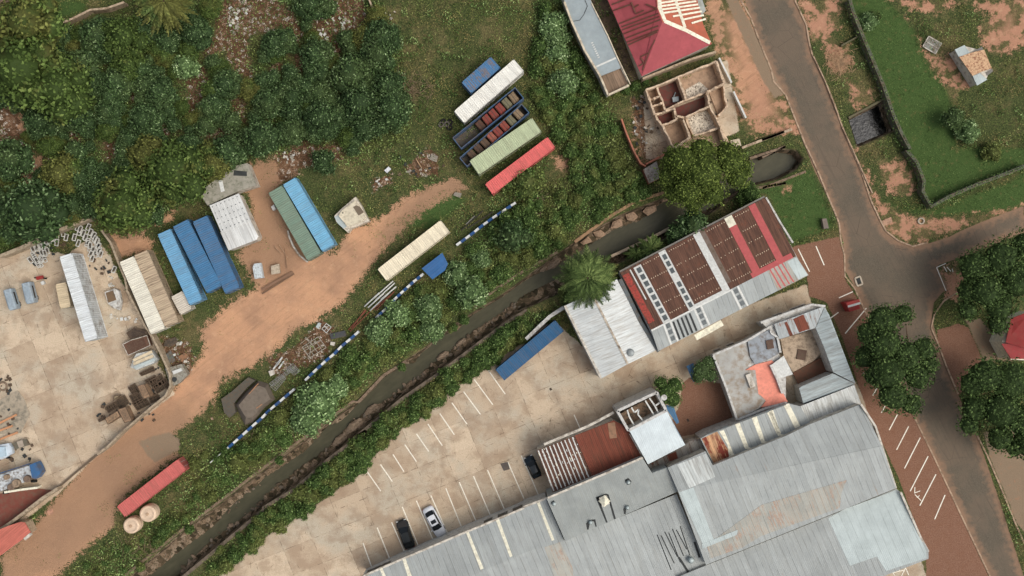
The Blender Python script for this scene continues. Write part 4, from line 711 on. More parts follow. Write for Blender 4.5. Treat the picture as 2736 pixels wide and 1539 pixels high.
# -------- cars
M_tyre = plain('tyre_rubber', (28, 27, 26), .85); M_rim = plain('rim', (150, 150, 148), .4); M_lamp = plain('lamp_glass', (206, 206, 200), .2); M_red = plain('tail_lamp', (130, 26, 22), .3); M_glass = plain('car_glass', (30, 34, 36), .12)
def car(p, rz, label, c, L=4.6, w=1.74, sunroof=False, name='parked_car', hood=None, rear=None, rough=.25):
    q = W(p, .8); t = thing(name, label, 'car', (q.x, q.y, 0), rz, 'cars in the car park'); mt = plain('car%d_%d_%d' % c, c, rough, var=.04); s = L / 4.6; hw = w / 2
    st = [(-2.3, .62, .62), (-2.22, .76, .78), (-1.9, .83, .88), (-1.2, .87, .93), (0, .87, .93), (.9, .86, .92), (1.6, .83, .82), (2.05, .76, .74), (2.25, .6, .62), (2.3, .5, .5)]
    b = MB()
    for x, y, z in st:
        y *= hw / .87; b.v += [(x * s, a, c_) for a, c_ in ((-y * .92, .2), (-y, .34), (-y, z * .72), (-y * .9, z), (y * .9, z), (y, z * .72), (y, .34), (y * .92, .2))]
    for i in range(len(st) - 1):
        for j in range(8): j2 = (j + 1) % 8; b.f.append([i * 8 + j, i * 8 + j2, i * 8 + 8 + j2, i * 8 + 8 + j])
    b.f += [list(range(7, -1, -1)), [8 * (len(st) - 1) + i for i in range(8)]]; obj('body', b, mt, t, True, smooth=True)
    lo = [(-1.72, .60), (-.95, .76), (.35, .76), (1.15, .66)]; hi = [(-1.05, .52), (-.75, .58), (.1, .58), (.38, .52)]; k = hw / .87; Z0, Z1 = .9, 1.4
    def P_(x, y, z): return (x * s, y * k, z)
    r = MB(); r.slab([P_(-1.08, -.54, Z1), P_(.36, -.54, Z1), P_(.42, 0, Z1 + .02), P_(.36, .54, Z1), P_(-1.08, .54, Z1), P_(-1.14, 0, Z1 + .02)], .06); obj('roof', r, mt, t, True)
    for nm, pts in (('windscreen', [P_(.40, -.53, Z1 - .02), P_(1.12, -.68, Z0), P_(1.22, 0, Z0 + .02), P_(1.12, .68, Z0), P_(.40, .53, Z1 - .02)]), ('rear_window', [P_(-1.1, .53, Z1 - .02), P_(-1.66, .62, Z0 + .02), P_(-1.74, 0, Z0 + .03), P_(-1.66, -.62, Z0 + .02), P_(-1.1, -.53, Z1 - .02)])):
        b = MB(); b.slab(pts, .04); obj(nm, b, M_glass, t, True)
    for sy in (-1, 1):
        pts = [P_(-1.08, sy * .56, Z1 - .04), P_(.36, sy * .56, Z1 - .04), P_(1.05, sy * .74, Z0 + .01), P_(-1.6, sy * .72, Z0 + .01)]; b = MB(); b.slab(pts if sy < 0 else pts[::-1], .03); obj('side_window', b, M_glass, t, True)
        b = MB(); b.box((.95 * s, sy * (hw + .07), .95), (.12, .18, .12)); obj('wing_mirror', b, mt, t, True)
        b = MB(); b.box((2.16 * s, sy * hw * .68, .62), (.16, .32, .13), -sy * .25); obj('headlight', b, M_lamp, t, True); b = MB(); b.box((-2.22 * s, sy * hw * .68, .68), (.1, .32, .14), sy * .15); obj('tail_light', b, M_red, t, True)
        for x in (-1.4, 1.4):
            b = MB(); b.tube((x * s, sy * (hw - .18), .31), (x * s, sy * (hw + .01), .31), .31, 16); wh = obj('wheel', b, M_tyre, t, True); b = MB(); b.tube((x * s, sy * (hw - .05), .31), (x * s, sy * (hw + .025), .31), .19, 12); obj('rim', b, M_rim, wh, True)
    if sunroof: b = MB(); b.box((-.15 * s, 0, Z1 + .02), (.55, .8, .03)); obj('sunroof', b, M_glass, t, True)
    if hood: b = MB(); b.slab([P_(1.25, -.7, .93), P_(2.0, -.62, .82), P_(2.1, 0, .82), P_(2.0, .62, .82), P_(1.25, .7, .93)], .03); obj('bonnet', b, hood, t, True)
    if rear: b = MB(); b.slab([P_(-1.22, -.5, 1.36), P_(-1.22, .5, 1.36), P_(-1.66, .58, .98), P_(-1.66, -.58, .98)], .03); obj('rear_shelf', b, rear, t, True)
    return t
def ang(s): a, b = WS(s); return math.atan2((b - a).y, (b - a).x)
car(T("b3 1668 925")[0], ang("b3 1600 800 1735 1050"), 'white saloon car with sunroof parked in a marked bay', (214, 216, 218), 4.75, 1.8, True)
car(T("b3 1388 1046")[0], ang("b3 1430 1170 1345 920"), 'black car with matt bonnet parked next to the white saloon', (34, 38, 38), 4.4, 1.72, hood=plain('matt_black', (44, 42, 40), .8))
car(T("c3 85 395")[0], ang("c3 120 490 35 310"), 'dark car parked against the striped shed, half in its shade', (26, 36, 42), 3.5, 1.5)
# bay lines
M_line = surf('line_paint', (240, 234, 216), dirt=.15, nscale=4)
m = MB()
for i, s in enumerate(("b3 978 1130 1060 1358", "b3 1115 980 1235 1280", "b3 1255 930 1382 1222", "b3 1358 780 1515 1162", "b3 1495 720 1655 1098", "b3 1635 670 1795 1032", "b3 1780 600 1930 972", "b3 1910 540 2075 925", "b3 2048 482 2210 862", "b3 2183 422 2345 800", "b3 2380 345 2536 700", "b3 2510 285 2560 400", "c3 0 335 140 665", "b3 1015 435 1150 628", "b3 1147 370 1262 535", "b3 1268 272 1375 440", "b3 1382 177 1495 342", "b3 1495 72 1615 245", "b2 1605 1350 1745 1560", "b2 1722 1250 1862 1455", "b2 1838 1145 1985 1352", "b2 1952 1038 2115 1258", "b2 2055 920 2235 1165", "b2 2190 830 2355 1062", "c2 485 1262 545 1398", "d1 522 932 602 1118", "d1 350 960 460 1180", "d2 1010 230 805 475", "d2 990 850 975 872", "d2 1130 970 1073 1075", "d2 1200 1160 1155 1243", "d2 1312 1258 1232 1410", "d3 1420 0 1303 228", "d3 1532 110 1380 408", "d3 1608 290 1435 628", "d3 1684 465 1528 768", "d3 1772 665 1672 900", "d2 740 270 665 325", "d2 745 130 880 70")):
    q = WS(s, .03 + .0001 * i); m.bar(q[0], q[1], .15, .015)
for i, s in enumerate(("d3 1480 590 1478 650", "d3 1478 645 1532 625", "d3 1480 660 1540 720", "d3 1500 690 1525 670", "d1 1690 1140 1782 1365", "d1 1690 1140 1780 1100", "d1 1760 1130 1790 1180", "d1 1790 1135 1830 1180", "d1 1840 1150 1850 1185", "d3 1255 1400 1290 1449", "d3 1260 1420 1380 1390", "d3 1350 1449 1390 1370", "d3 1390 1370 1420 1440", "d3 1325 1380 1335 1405")):
    q = WS(s, .034 + .0001 * i); m.bar(q[0], q[1], .11, .015)
struct('painted_markings', m, M_line)
band("d1 1930 1040 2200 960 2536 800", .14, -.095, .02, 'painted_markings', surf('worn_line', (168, 152, 132), dirt=.5), None, None)
# -------- other vehicles
def wheel(t, x, y, r=.4, w=.25, z=None): b = MB(); b.tube((x, y - w / 2, z or r), (x, y + w / 2, z or r), r, 16); wh = obj('wheel', b, M_tyre, t, True); b = MB(); b.tube((x, y - w / 2 - .01, z or r), (x, y + w / 2 + .01, z or r), r * .5, 12); obj('rim', b, M_rim, wh, True)
def canopy_box(s, label, c):
    h = 1.9; m, a, L, w = frame_of(s, h); t = thing('truck_canopy', label, 'vehicle body', (m.x, m.y, 0), a, 'pale blue vehicle bodies at the left edge'); mt = surf('canopy_blue', c, .5, dirt=.2, nscale=2)
    b = MB(); n = 9; sec = [(-.5, .5), (-.5, 1.4), (-.44, 1.78), (-.3, 1.9), (.3, 1.9), (.44, 1.78), (.5, 1.4), (.5, .5)]
    xs_ = [(-.5, .9, .93), (-.47, 1, 1), (.4, 1, 1), (.5, .92, .86)]
    for x, sy, sz in xs_: b.v += [(x * L, y * w * sy, .5 + (z - .5) * sz) for y, z in sec]
    for i in range(3):
        for j in range(8): j2 = (j + 1) % 8; b.f.append([i * 8 + j, i * 8 + j2, i * 8 + 8 + j2, i * 8 + 8 + j])
    b.f += [list(range(7, -1, -1)), [24 + i for i in range(8)]]; obj('shell', b, mt, t, True)
    for sy in (-1, 1): b = MB(); b.box((0, sy * (w / 2 + .005), 1.25), (L * .6, .03, .4)); obj('side_window', b, M_glass, t, True); wheel(t, L * .28, sy * (w / 2 - .15), .33, .2)
canopy_box("a1 12 1372 110 1330 a2 150 240 88 245", 'pale blue box shaped vehicle body nearest the left edge', (150, 164, 172)); canopy_box("a1 190 1292 290 1280 a2 325 172 250 190", 'whitish blue vehicle body second from the left edge', (166, 176, 180))
# white truck cab lying by the track
m_ = M_wpaint; c0 = ctr("b1 870 640"); t = thing('truck_cab', 'discarded white truck cab with dark roof hatch at the edge of the track', 'truck cab', c0); q = WS("b1 700 640 760 580 905 455 960 540 1000 620 1038 690 960 725 860 765 835 805 785 760 720 700", 1.8)
b = MB(); b.prism(q, 0.1); obj('cab_body', b, surf('cab_white', (206, 196, 176), .6, dirt=.35, nscale=2.5), t); b = MB(); b.prism(WS("b1 770 590 900 490 1010 640 960 700 830 745 740 640", 2.2), 1.7); obj('cab_roof', b, surf('cab_roof', (212, 200, 172), .6, dirt=.25, nscale=2), t)
b = MB(); b.slab(WS("b1 882 555 912 538 945 550 988 605 935 638", 2.24), .03); obj('roof_hatch', b, surf('hatch_brown', (112, 98, 80)), t); b = MB(); b.slab(WS("b1 700 650 745 628 820 745 790 765 735 715", 1.84), .05); obj('wind_deflector', b, M_zinc2, t); q = W(T("b1 783 612")[0], 2.2); b = MB(); b.tube(q, q + Vector((0, 0, .08)), .1); obj('beacon_base', b, M_tar, t)
# half body with the open brown bed
c0 = ctr("a2 1100 150"); t = thing('pickup_shell', 'stripped white pickup body with open brown bed and pointed bonnet', 'vehicle body', c0); q = WS("a2 1012 75 1105 38 1150 60 1172 165 1160 250 1095 228 1045 185", 1.0); mt = surf('shell_white', (202, 200, 192), dirt=.4)
b = MB(); b.prism(q, .25); obj('body', b, mt, t); b = MB(); b.slab(WS("a2 1022 80 1098 58 1125 150 1048 178", 1.03), .05); obj('bed_floor', b, surf('brown_bed', (116, 92, 66), dirt=.5), t); b = MB(); b.slab(WS("a2 1065 195 1160 150 1158 225 1120 230", 1.25), .3); obj('bonnet', b, mt, t)
q = WS("a2 1100 50 1135 140", 1.2); b = MB(); b.bar(q[0], q[1], .25, .3); obj('side_rail', b, mt, t)
# lorry and pickup at the left edge
c0 = ctr("a3 200 470"); t = thing('old_lorry', 'wrecked blue and white lorry loaded with scrap drums at the left edge', 'lorry', c0, 0); b = MB(); b.prism(WS("a3 285 375 340 350 372 410 390 455 345 512 310 500", 2.3), .5); obj('cab', b, surf('lorry_blue', (58, 100, 142), .5, dirt=.4), t); b = MB(); b.prism(WS("a3 -60 490 0 470 285 378 310 500 240 540 -60 655", 1.5), .8); obj('flatbed', b, surf('lorry_white', (196, 200, 200), .5, dirt=.55, nscale=2), t)
b = MB(); q = WS("a3 -60 475 0 455 290 362", 1.8); b.bar(q[0], q[1], .12, .4); b.bar(q[1], q[2], .12, .4); obj('side_rail', b, surf('lorry_blue', (58, 100, 142)), t)
for s in ("a3 60 640", "a3 330 530", "a3 300 385"): q = W(T(s)[0], .45); b = MB(); b.tube((q.x, q.y - .15, .45), (q.x, q.y + .15, .45), .45, 14); obj('wheel', b, M_tyre, t)
for i, (s, r, lb) in enumerate((("a3 155 552", .62, 'largest tan drum on the wrecked lorry'), ("a3 105 588", .5, 'grey brown drum at the lorry side, below the largest one'), ("a3 62 492", .4, 'small tan drum near the left end of the lorry bed'), ("a3 262 508", .5, 'brown drum just behind the blue cab'))):
    q = W(T(s)[0], 1.9); t = thing('drum', lb, 'drum', (q.x, q.y, 1.5), 0, 'scrap drums on the lorry'); b = MB(); b.lathe((0, 0, 0), [(r, 0), (r * 1.04, .1), (r, .2), (r, .5), (r * .98, .56), (r * .55, .55), (r * .5, .5), (.12, .5)], 20); obj('shell', b, surf('drum%d' % (i % 2), ((150, 128, 104), (120, 100, 84))[i % 2], dirt=.5), t, True, True)
c0 = ctr("a3 60 230"); t = thing('small_pickup', 'small white pickup truck with open bed cut by the left edge', 'car', c0); b = MB(); b.prism(WS("a3 -60 190 80 165 110 205 118 265 30 318 -60 330", 1.1), .3); obj('body', b, surf('pickup_white', (196, 206, 212), .4, dirt=.2), t); b = MB(); b.prism(WS("a3 -60 205 40 200 50 290 -60 315", 1.6), 1.0); obj('cab', b, surf('pickup_pale', (176, 196, 206), .4, dirt=.1), t); b = MB(); b.slab(WS("a3 30 205 48 212 52 280 38 290", 1.45), .03); obj('windscreen', b, M_glass, t); q = W(T("a3 90 300")[0]); b = MB(); b.tube((q.x, q.y - .1, .32), (q.x, q.y + .1, .32), .32); obj('wheel', b, M_tyre, t)
c0 = ctr("a3 200 170"); t = thing('cart', 'low trailer with a pale panel behind the small white pickup', 'trailer', c0); b = MB(); b.prism(WS("a3 115 165 250 125 285 180 150 225", .7), .35); obj('bed', b, surf('trailer_bed', (104, 98, 82), dirt=.5), t); b = MB(); b.slab(WS("a3 160 150 215 130 232 190 185 212", .78), .06); obj('panel', b, surf('pale_panel', (166, 152, 134)), t)
# red kiosk by the kerb
c0 = ctr("d2 880 205"); t = thing('kiosk', 'small red kiosk with a white stripe across its roof, by the kerb', 'kiosk', c0); b = MB(); b.prism(WS("d2 800 175 930 145 950 235 850 265", 2.0), 0); obj('body', b, surf('kiosk_red', (158, 44, 42), dirt=.2), t); b = MB(); b.slab(WS("d2 815 178 940 142 955 190 830 222", 2.25), .1); obj('roof', b, surf('kiosk_roof', (176, 64, 58), dirt=.2), t); q = WS("d2 832 215 952 180", 2.3); b = MB(); b.bar(q[0], q[1], .3, .1); obj('stripe', b, M_wpaint, t)
# round tanks
def tank(p, r, lb): q = W(p, 2.0); t = thing('water_tank', lb, 'tank', (q.x, q.y, 0), 0, 'cream water tanks'); b = MB(); b.lathe((0, 0, 0), [(r, 0), (r, .3), (r * 1.03, .35), (r, .4), (r, 1.0), (r * 1.03, 1.05), (r, 1.1), (r, 1.7), (r * .97, 1.82), (r * .75, 1.95), (r * .72, 1.9), (r * .4, 2.0), (r * .2, 2.03)], 36); obj('shell', b, surf('tank_cream', (216, 188, 158), .5, dirt=.15, nscale=2), t, True, True); b = MB(); b.lathe((0, 0, 2.02), [(.24, 0), (.24, .06), (.2, .09)], 16); obj('lid', b, surf('tank_lid', (190, 158, 126)), t, True)
tank(T("a3 1265 965")[0], 1.18, 'round cream water tank at the end of the salmon container, lower of two'); tank(T("a3 1425 850")[0], 1.22, 'round cream water tank against the salmon container side, upper of two')
# blue booth roof and blue and white painted wall
t = thing('blue_booth', 'small booth with bright blue corrugated roof among bushes beside the striped wall', 'booth', ctr("b1 1680 1120")); walls(t, "b1 1560 1150 1740 1005 1790 1110 1655 1240", 2.0, surf('booth_blue', (42, 88, 130)), .97); roof(t, 'roof', "b1 1545 1150 1745 998 1800 1105 1770 1170 1650 1255", 2.2, surf('booth_roof', (42, 96, 148), .6, ang=R(-50), period=.4, lines=.35, dirt=.1), .06)
M_wb, M_bb = surf('stripe_white', (214, 216, 212), dirt=.2, nscale=3), surf('stripe_blue', (32, 78, 128), dirt=.15)
def striped(s, lb, n):
    q = WS(s, 1.0); L = [0]
    for i in range(len(q) - 1): L.append(L[-1] + (q[i + 1] - q[i]).length)
    def at(d):
        for i in range(len(q) - 1):
            if d <= L[i + 1] + 1e-6: return q[i].lerp(q[i + 1], (d - L[i]) / (L[i + 1] - L[i]))
        return q[-1]
    t = thing('striped_wall', lb, 'wall', (q[0].x, q[0].y, 0), 0, 'lengths of low blue and white wall')
    for i in range(n):
        b = MB(); b.bar(at(L[-1] * i / n), at(L[-1] * (i + .96) / n), .32 + .06 * (i % 2), 1.0 + .05 * (i % 2)); obj('block', b, M_wb if i % 2 == 0 else M_bb, t)
striped("b1 2455 512 2240 655 2130 735 2030 815 1880 925", 'topmost length of blue and white striped wall, above the blue booth', 13)
striped("b1 1562 1200 1440 1300 1280 1449 b2 1275 165 1100 325", 'blue and white striped wall running down from the blue booth past the pipes', 15)
striped("b2 935 455 870 515 760 605 700 670 620 735 560 790 480 865 415 930", 'blue and white striped wall beside the metal grid and ladder racks', 13)
striped("b2 310 1015 180 1125 85 1205 0 1285 a2 2536 1290 a3 2440 0 2345 85 2250 170 2165 245", 'lowest blue and white striped wall, passing the tarpaulin heap', 15)
m = MB(); q = WS("a3 2160 245 2100 290 2035 352", .6); m.tube(q[0], q[2], .08); single('post', m, M_wpaint, 'fallen white post at the lower end of the striped wall', 'post')
# tarpaulin covered heap
t = thing('covered_heap', 'large heap under grey brown tarpaulins at the bend of the striped wall', 'heap', ctr("F 630 1010")); M_tp = surf('tarpaulin', (116, 104, 90), .8, dirt=.3, dirtc=(86, 76, 64), nscale=1.6)
b = MB(); Q0 = WS("a2 2270 1160 2390 1020 2500 930 b2 60 960 130 1110 20 1200 a2 2450 1340 2370 1360", .1); Q1 = WS("a2 2310 1170 2410 1050 2500 980 b2 30 1000 80 1110 -10 1180 a2 2440 1290 2380 1290", 1.9); b.v += [tuple(p) for p in Q0] + [tuple(p) for p in Q1]; b.f += [[i, (i + 1) % 8, 8 + (i + 1) % 8, 8 + i] for i in range(8)] + [list(range(8, 16))]; obj('canvas', b, M_tp, t)
b = MB(); Q0 = WS("a2 2140 1110 2240 1040 2330 960 2400 900 2470 930 2380 1010 2265 1150 2280 1240 2220 1290 2170 1240", 1.0); b.prism(Q0, 0); obj('side_flap', b, surf('tarp_dark', (88, 84, 74), .9, dirt=.5, nscale=3), t)
for s in ("a2 2410 1060 2500 960", "a2 2480 1200 2536 1160"): q = WS(s, 2.0); b = MB(); b.bar(q[0], q[1], .12, .1); obj('batten', b, surf('batten_wood', (172, 124, 88)), t)
# -------- scrap and small things
def mframe(s, lb, mat, cells=(0, 0), w=.07, z=.3, group=None, name='metal_grid', cat='grid', h=.07):
    a, b, c, d = T(s); t = thing(name, lb, cat, ctr([a, b, c, d] if 0 else s), 0, group); Q = [a, b, c, d]
    for i in range(4): m = MB(); m.bar(W(Q[i], z + .002 * i), W(Q[(i + 1) % 4], z + .002 * i), w, h); obj('rail', m, mat, t)
    for k in range(1, cells[0] + 1): m = MB(); m.bar(W(bil(Q, k / (cells[0] + 1), 0), z - .01), W(bil(Q, k / (cells[0] + 1), 1), z - .01), w * .7, h); obj('cross_bar', m, mat, t)
    for k in range(1, cells[1] + 1): m = MB(); m.bar(W(bil(Q, 0, k / (cells[1] + 1)), z - .02), W(bil(Q, 1, k / (cells[1] + 1)), z - .02), w * .7, h); obj('cross_bar', m, mat, t)
    return t
M_ash = surf('weathered_metal', (168, 160, 144), dirt=.3, nscale=3); M_bst = surf('brown_steel', (88, 70, 54), dirt=.5, nscale=3); M_grate = surf('grey_metal', (142, 142, 136), dirt=.3)
t = mframe("b2 390 608 545 505 620 612 462 712", 'pale metal grid panel lying in the grass beside the striped wall', M_ash, (3, 2), .1); m = MB(); m.bar(W(T("b2 395 625")[0], .36), W(T("b2 560 540")[0], .36), .08, .05); obj('brace', m, M_ash, t); m = MB(); m.bar(W(T("b2 480 520")[0], .42), W(T("b2 460 705")[0], .42), .08, .05); obj('brace', m, M_ash, t)
mframe("b2 580 430 622 378 670 412 622 470", 'small white square frame above the dark slab', M_wpaint, (1, 1)); m = MB(); m.slab(WS("b2 655 478 802 445 818 500 670 532", .35), .3); single('slab', m, surf('dark_slab', (70, 72, 72), dirt=.2), 'dark grey slab leaning by the striped wall', 'slab')
m = MB(); m.slab(WS("b2 520 410 545 370 572 378 545 430", .4), .35); single('box', m, M_zinc2, 'small pale blue box beside the square frame', 'box'); m = MB(); m.slab(WS("b2 665 555 708 560 700 595 660 585", .3), .3); single('box', m, M_fasc, 'small cream box under the dark slab', 'box')
for i, (s, lb) in enumerate((("b2 70 960 300 790 320 815 95 985", 'upper ladder rack of grey rods beside the covered heap'), ("b2 240 810 300 765 365 840 310 880", 'short grey rod rack nearest the striped wall'), ("b2 80 990 200 880 230 910 130 1030", 'lower grey rod rack beside the covered heap'))): mframe(s, lb, M_grate, (7 if i != 1 else 5, 2), .06, .5, 'grey rod racks', 'rod_rack', 'rack')
for i, s in enumerate(("b1 1070 1449 1270 1270", "b1 1100 1455 1285 1290", "b1 1150 1449 1300 1325", "b2 990 215 1135 80", "b2 1045 255 1290 25", "b2 1025 225 1180 85")):
    q = WS(s, .35 + .05 * (i % 3)); m = MB(); m.tube(q[0], q[1], .1, 8); single('pipe', m, M_wpaint, 'white pipe in the bundle between the cream container and the rusty pipes', 'pipe', group='white pipes', smooth=True)
for i, s in enumerate(("b2 835 440 1010 250", "b2 850 455 1035 270", "b2 870 420 1000 245", "b2 1010 290 1260 90", "b2 1100 250 1280 70")):
    q = WS(s, .3 + .05 * (i % 3)); m = MB(); m.tube(q[0], q[1], .09, 8); single('pipe', m, surf('rusty_pipe', (128, 68, 50), dirt=.3), 'rusty red pipe in the bundle below the white pipes', 'pipe', group='rusty pipes', smooth=True)
for i, s in enumerate(("b2 108 820 195 705", "b2 135 790 180 735", "b2 160 815 210 745")): q = WS(s, .4); m = MB(); m.bar(q[0], q[1], .2, .25); single('plank', m, M_wpaint, 'white board in the small pile above the grey rod racks', 'plank', group='white boards')
m = MB(); m.slab(WS("b2 62 840 110 825 118 870 80 890", .7), .6); single('crate', m, M_fasc, 'pale crate left of the small pile of white boards', 'crate')
# white outlined window and chair frames heaped by the wall
k = 0
for (x, y, a) in [(760, 755, 0), (865, 750, 0), (780, 800, 5), (890, 800, 0), (830, 845, 0), (905, 845, 5), (860, 910, -5), (950, 885, 0), (880, 955, 0), (960, 930, 0), (890, 1010, 0), (970, 985, 0), (765, 905, 5), (900, 1050, 8), (985, 1010, 5), (735, 850, 10), (620, 810, 20), (650, 850, 10), (520, 850, 15), (430, 890, 10), (470, 940, 15), (380, 930, 30), (340, 960, 30), (420, 1000, 40), (350, 1050, 50), (400, 1070, 55), (380, 1110, 60), (310, 1070, 60), (440, 1060, 50), (560, 900, 15), (1115, 1160, 0)] + [(790 + 24 * i, 770 + 40 * i, 4 * i) for i in range(7)] + [(920 + 14 * i, 830 + 36 * i, 2 * i) for i in range(6)] + [(560 - 32 * i, 840 + 18 * i, 15 + i * 5) for i in range(8)] + [(330 + 14 * i, 1020 + 18 * i, 45 + i * 4) for i in range(6)] + [(470 - 20 * i, 980 + 24 * i, 40) for i in range(4)]:
    q = W(T("a1 %d %d" % (x, y))[0]); zz = .25 + .1 * (k % 4); t = thing('metal_chair', 'white outlined metal frame in the heap by the thick tan wall', 'chair', (q.x, q.y, zz), R(66 + a), 'white metal frames heaped by the wall'); w, h = .48, 1.0; m = MB()
    for sx in (-1, 1): m.box((0, sx * w / 2, 0), (h, .11, .07)); m.box((sx * (h / 2 - .03), 0, .004), (.11, w, .07))
    obj('frame', m, surf('chair_white', (206, 204, 194), dirt=.2), t, True); m = MB(); m.box((.1, 0, -.03), (h * .5, w - .12, .02)); obj('seat_pan', m, surf('dim_seat', (74, 70, 62)), t, True); m = MB(); [m.tube((sx * .4, sy * .2, -.02), (sx * .4, sy * .2, -zz), .02, 6) for sx in (-1, 1) for sy in (-1, 1)]; obj('legs', m, M_ash, t, True); k += 1
# brown steel wrecks
W_ = [("a2 1225 470 1300 420 1410 450 1440 480 1260 525", .9, (74, 60, 50), 'dark scrap vehicle chassis under the sandy containers'), ("a2 1190 580 1270 540 1420 495 1452 590 1320 650 1240 685", 1.3, (98, 66, 50), 'rusty brown vehicle body with pale rim beside the wall'), ("a2 1330 985 1395 965 1452 1085 1388 1108", 2.0, (160, 128, 98), 'tan cab standing among dark scrap by the wall corner'), ("a2 1142 1212 1215 1188 1275 1318 1205 1340", 1.8, (152, 122, 94), 'upper of two tan cabs at the bottom of the concrete yard'), ("a2 1018 1300 1135 1225 1162 1275 1045 1355", 1.8, (166, 134, 102), 'lower of two tan cabs at the bottom of the concrete yard'), ("a2 1095 1125 1105 1080 1168 1072 1130 1095", .9, (170, 150, 116), 'small pale triangular panel on brown scrap')]
for s, z, c, lb in W_:
    t = thing('wrecked_vehicle', lb, 'scrap vehicle', ctr(s), 0, 'scrap vehicle bodies in the yard'); b = MB(); b.prism(WS(s, z), .15); obj('body', b, surf('scrap%d' % c[0], c, dirt=.5, rust=.2, nscale=3), t); p = WS(s, z + .04); cc = sum(p, Vector()) / len(p); b = MB(); b.slab([cc + (x - cc) * .72 for x in p], .06); obj('top_panel', b, surf('scrapt%d' % c[0], tuple(int(x * .86) for x in c), dirt=.6, nscale=4), t)
    b = MB(); q = [cc + (x - cc) * 1.01 for x in p]; [b.bar(q[i], q[(i + 1) % len(q)], .08, .1 + .002 * i) for i in range(len(q))]; obj('rim_rail', b, M_fasc if c[0] == 98 else M_bst, t)
c0 = ctr("a2 1390 730"); t = thing('caravan', 'cream ribbed caravan top beside the wall, below the rusty body', 'caravan', c0); b = MB(); b.prism(WS("a2 1262 800 1290 720 1320 670 1460 640 1520 720 1490 760 1320 828", 1.6), .2); obj('body', b, surf('caravan_white', (190, 192, 186), dirt=.3), t)
for i, s in enumerate(("a2 1290 735 1470 650", "a2 1290 770 1480 690", "a2 1300 805 1500 725")): q = WS(s, 1.8); b = MB(); b.bar(q[0], q[1], .42, .25); obj('roof_rib', b, surf('caravan_cream', (208, 190, 156), dirt=.2) if i < 2 else M_zinc2, t)
for i, s in enumerate(("a2 1350 860 1480 795 1500 835 1370 885", "a2 1440 940 1560 870 1600 960 1480 1010", "a2 1480 990 1600 900 1635 980 1520 1060", "a2 1240 1000 1300 960 1350 1040 1290 1080", "a2 1250 1080 1330 1040 1380 1120 1300 1170", "a2 1280 1150 1400 1090 1450 1160 1330 1220", "a2 1110 1140 1200 1070 1250 1150 1160 1200", "a2 1020 1190 1100 1140 1130 1190 1050 1240", "a2 950 1310 1010 1270 1020 1300 960 1330", "a2 1400 930 1500 880 1520 930 1440 970", "a2 1440 1100 1520 1060 1550 1110 1460 1150")):
    mframe(s, 'dark brown steel frame in the scrap along the tan wall', M_bst, (2 + i % 2, 1), .12, .5 + .12 * (i % 3), 'dark steel frames in the scrap', 'steel_rack', 'rack', .14)
    p_ = WS(s, .3); m = MB(); m.prism([x + (sum(p_, Vector()) / 4 - x) * .1 for x in p_], 0); single('scrap_heap', m, surf('scrap_dark', (62, 52, 42), dirt=.7, dirtc=(104, 88, 66), nscale=5), 'dark heap of scrap lying under a brown steel frame', 'scrap', group='heaps under the steel frames')
c0 = ctr("a2 1700 870"); t = thing('machine', 'grey machine housing with white top outside the wall corner', 'machine', c0); b = MB(); b.prism(WS("a2 1600 815 1755 770 1815 870 1735 955 1670 985 1640 960", 1.2), 0); obj('housing', b, surf('machine_grey', (146, 142, 128), dirt=.5, nscale=3), t); b = MB(); b.prism(WS("a2 1665 840 1750 810 1765 835 1680 870", 1.5), 1.1); obj('cover', b, M_wpaint, t); b = MB(); b.lathe(W(T("a2 1690 920")[0], 1.2), [(.35, 0), (.35, .2), (.2, .25)], 14); obj('fan_ring', b, M_tar, t)
for i, (s, lb, c) in enumerate((("a2 1580 600 1600 540 1700 510 1720 560 1660 600", 'dark sheet on the rubbish patch outside the wall', (70, 62, 52)), ("a2 1600 680 1650 640 1700 740 1640 770", 'slate grey sheet on the rubbish patch outside the wall', (96, 98, 94)), ("a2 1720 700 1790 660 1830 700 1760 750", 'orange brown pallet on the rubbish patch', (150, 108, 76)))):
    m = MB(); m.slab(WS(s, .3), .2); single('sheet', m, surf('rub%d' % i, c, dirt=.5, nscale=3), lb, 'sheet')
# pallets, planks, tyres, rings
def pallet(s, lb): a, b, c, d = T(s); Q = [a, b, c, d]; t = thing('pallet', lb, 'pallet', ctr(s), 0, 'wooden pallets'); [obj('slat', MB().slab(cellp_w(Q, k / 6, k / 6 + .11, .25), .05), M_ash, t) for k in range(6)]; [obj('runner', MB().bar(W(bil(Q, 0, v), .19), W(bil(Q, .95, v), .19), .1, .15), M_bst, t) for v in (.1, .5, .9)]
def cellp_w(Q, u0, u1, z): return [W(p, z) for p in cellp(Q, u0, u1, 0, 1)]
pallet("b1 1622 95 1640 40 1705 60 1690 120", 'wooden pallet in the weeds left of the pale green container'); pallet("b1 1392 222 1395 205 1440 198 1438 218", 'small grey pallet left of the bigger one'); pallet("b1 1850 440 1870 410 1935 420 1920 465", 'brown pallet on the grass below the green container')
t = mframe("d0 1558 448 1615 350 1740 420 1680 522", 'pale boarded panel lying on the grass left of the hut', M_fasc, (1, 0), .12, .2, None, 'board_panel', 'panel'); obj('boards', MB().slab(WS("d0 1565 448 1618 357 1732 423 1678 515", .16), .08), surf('panel_boards', (136, 136, 126), dirt=.5, nscale=3), t)
for i, s in enumerate(("b0 1735 1208", "b0 1790 1203", "b0 1758 1180", "b0 1815 1235", "b0 1820 1185")): q = W(T(s)[0]); t = MB(); t.torus((q.x, q.y, .15 + .05 * (i % 2)), .33, .14); single('tyre', t, M_tyre if i > 1 else surf('dusty_tyre', (92, 86, 78)), 'worn tyre in the grass left of the white container', 'tyre', group='tyres in the grass', smooth=True)
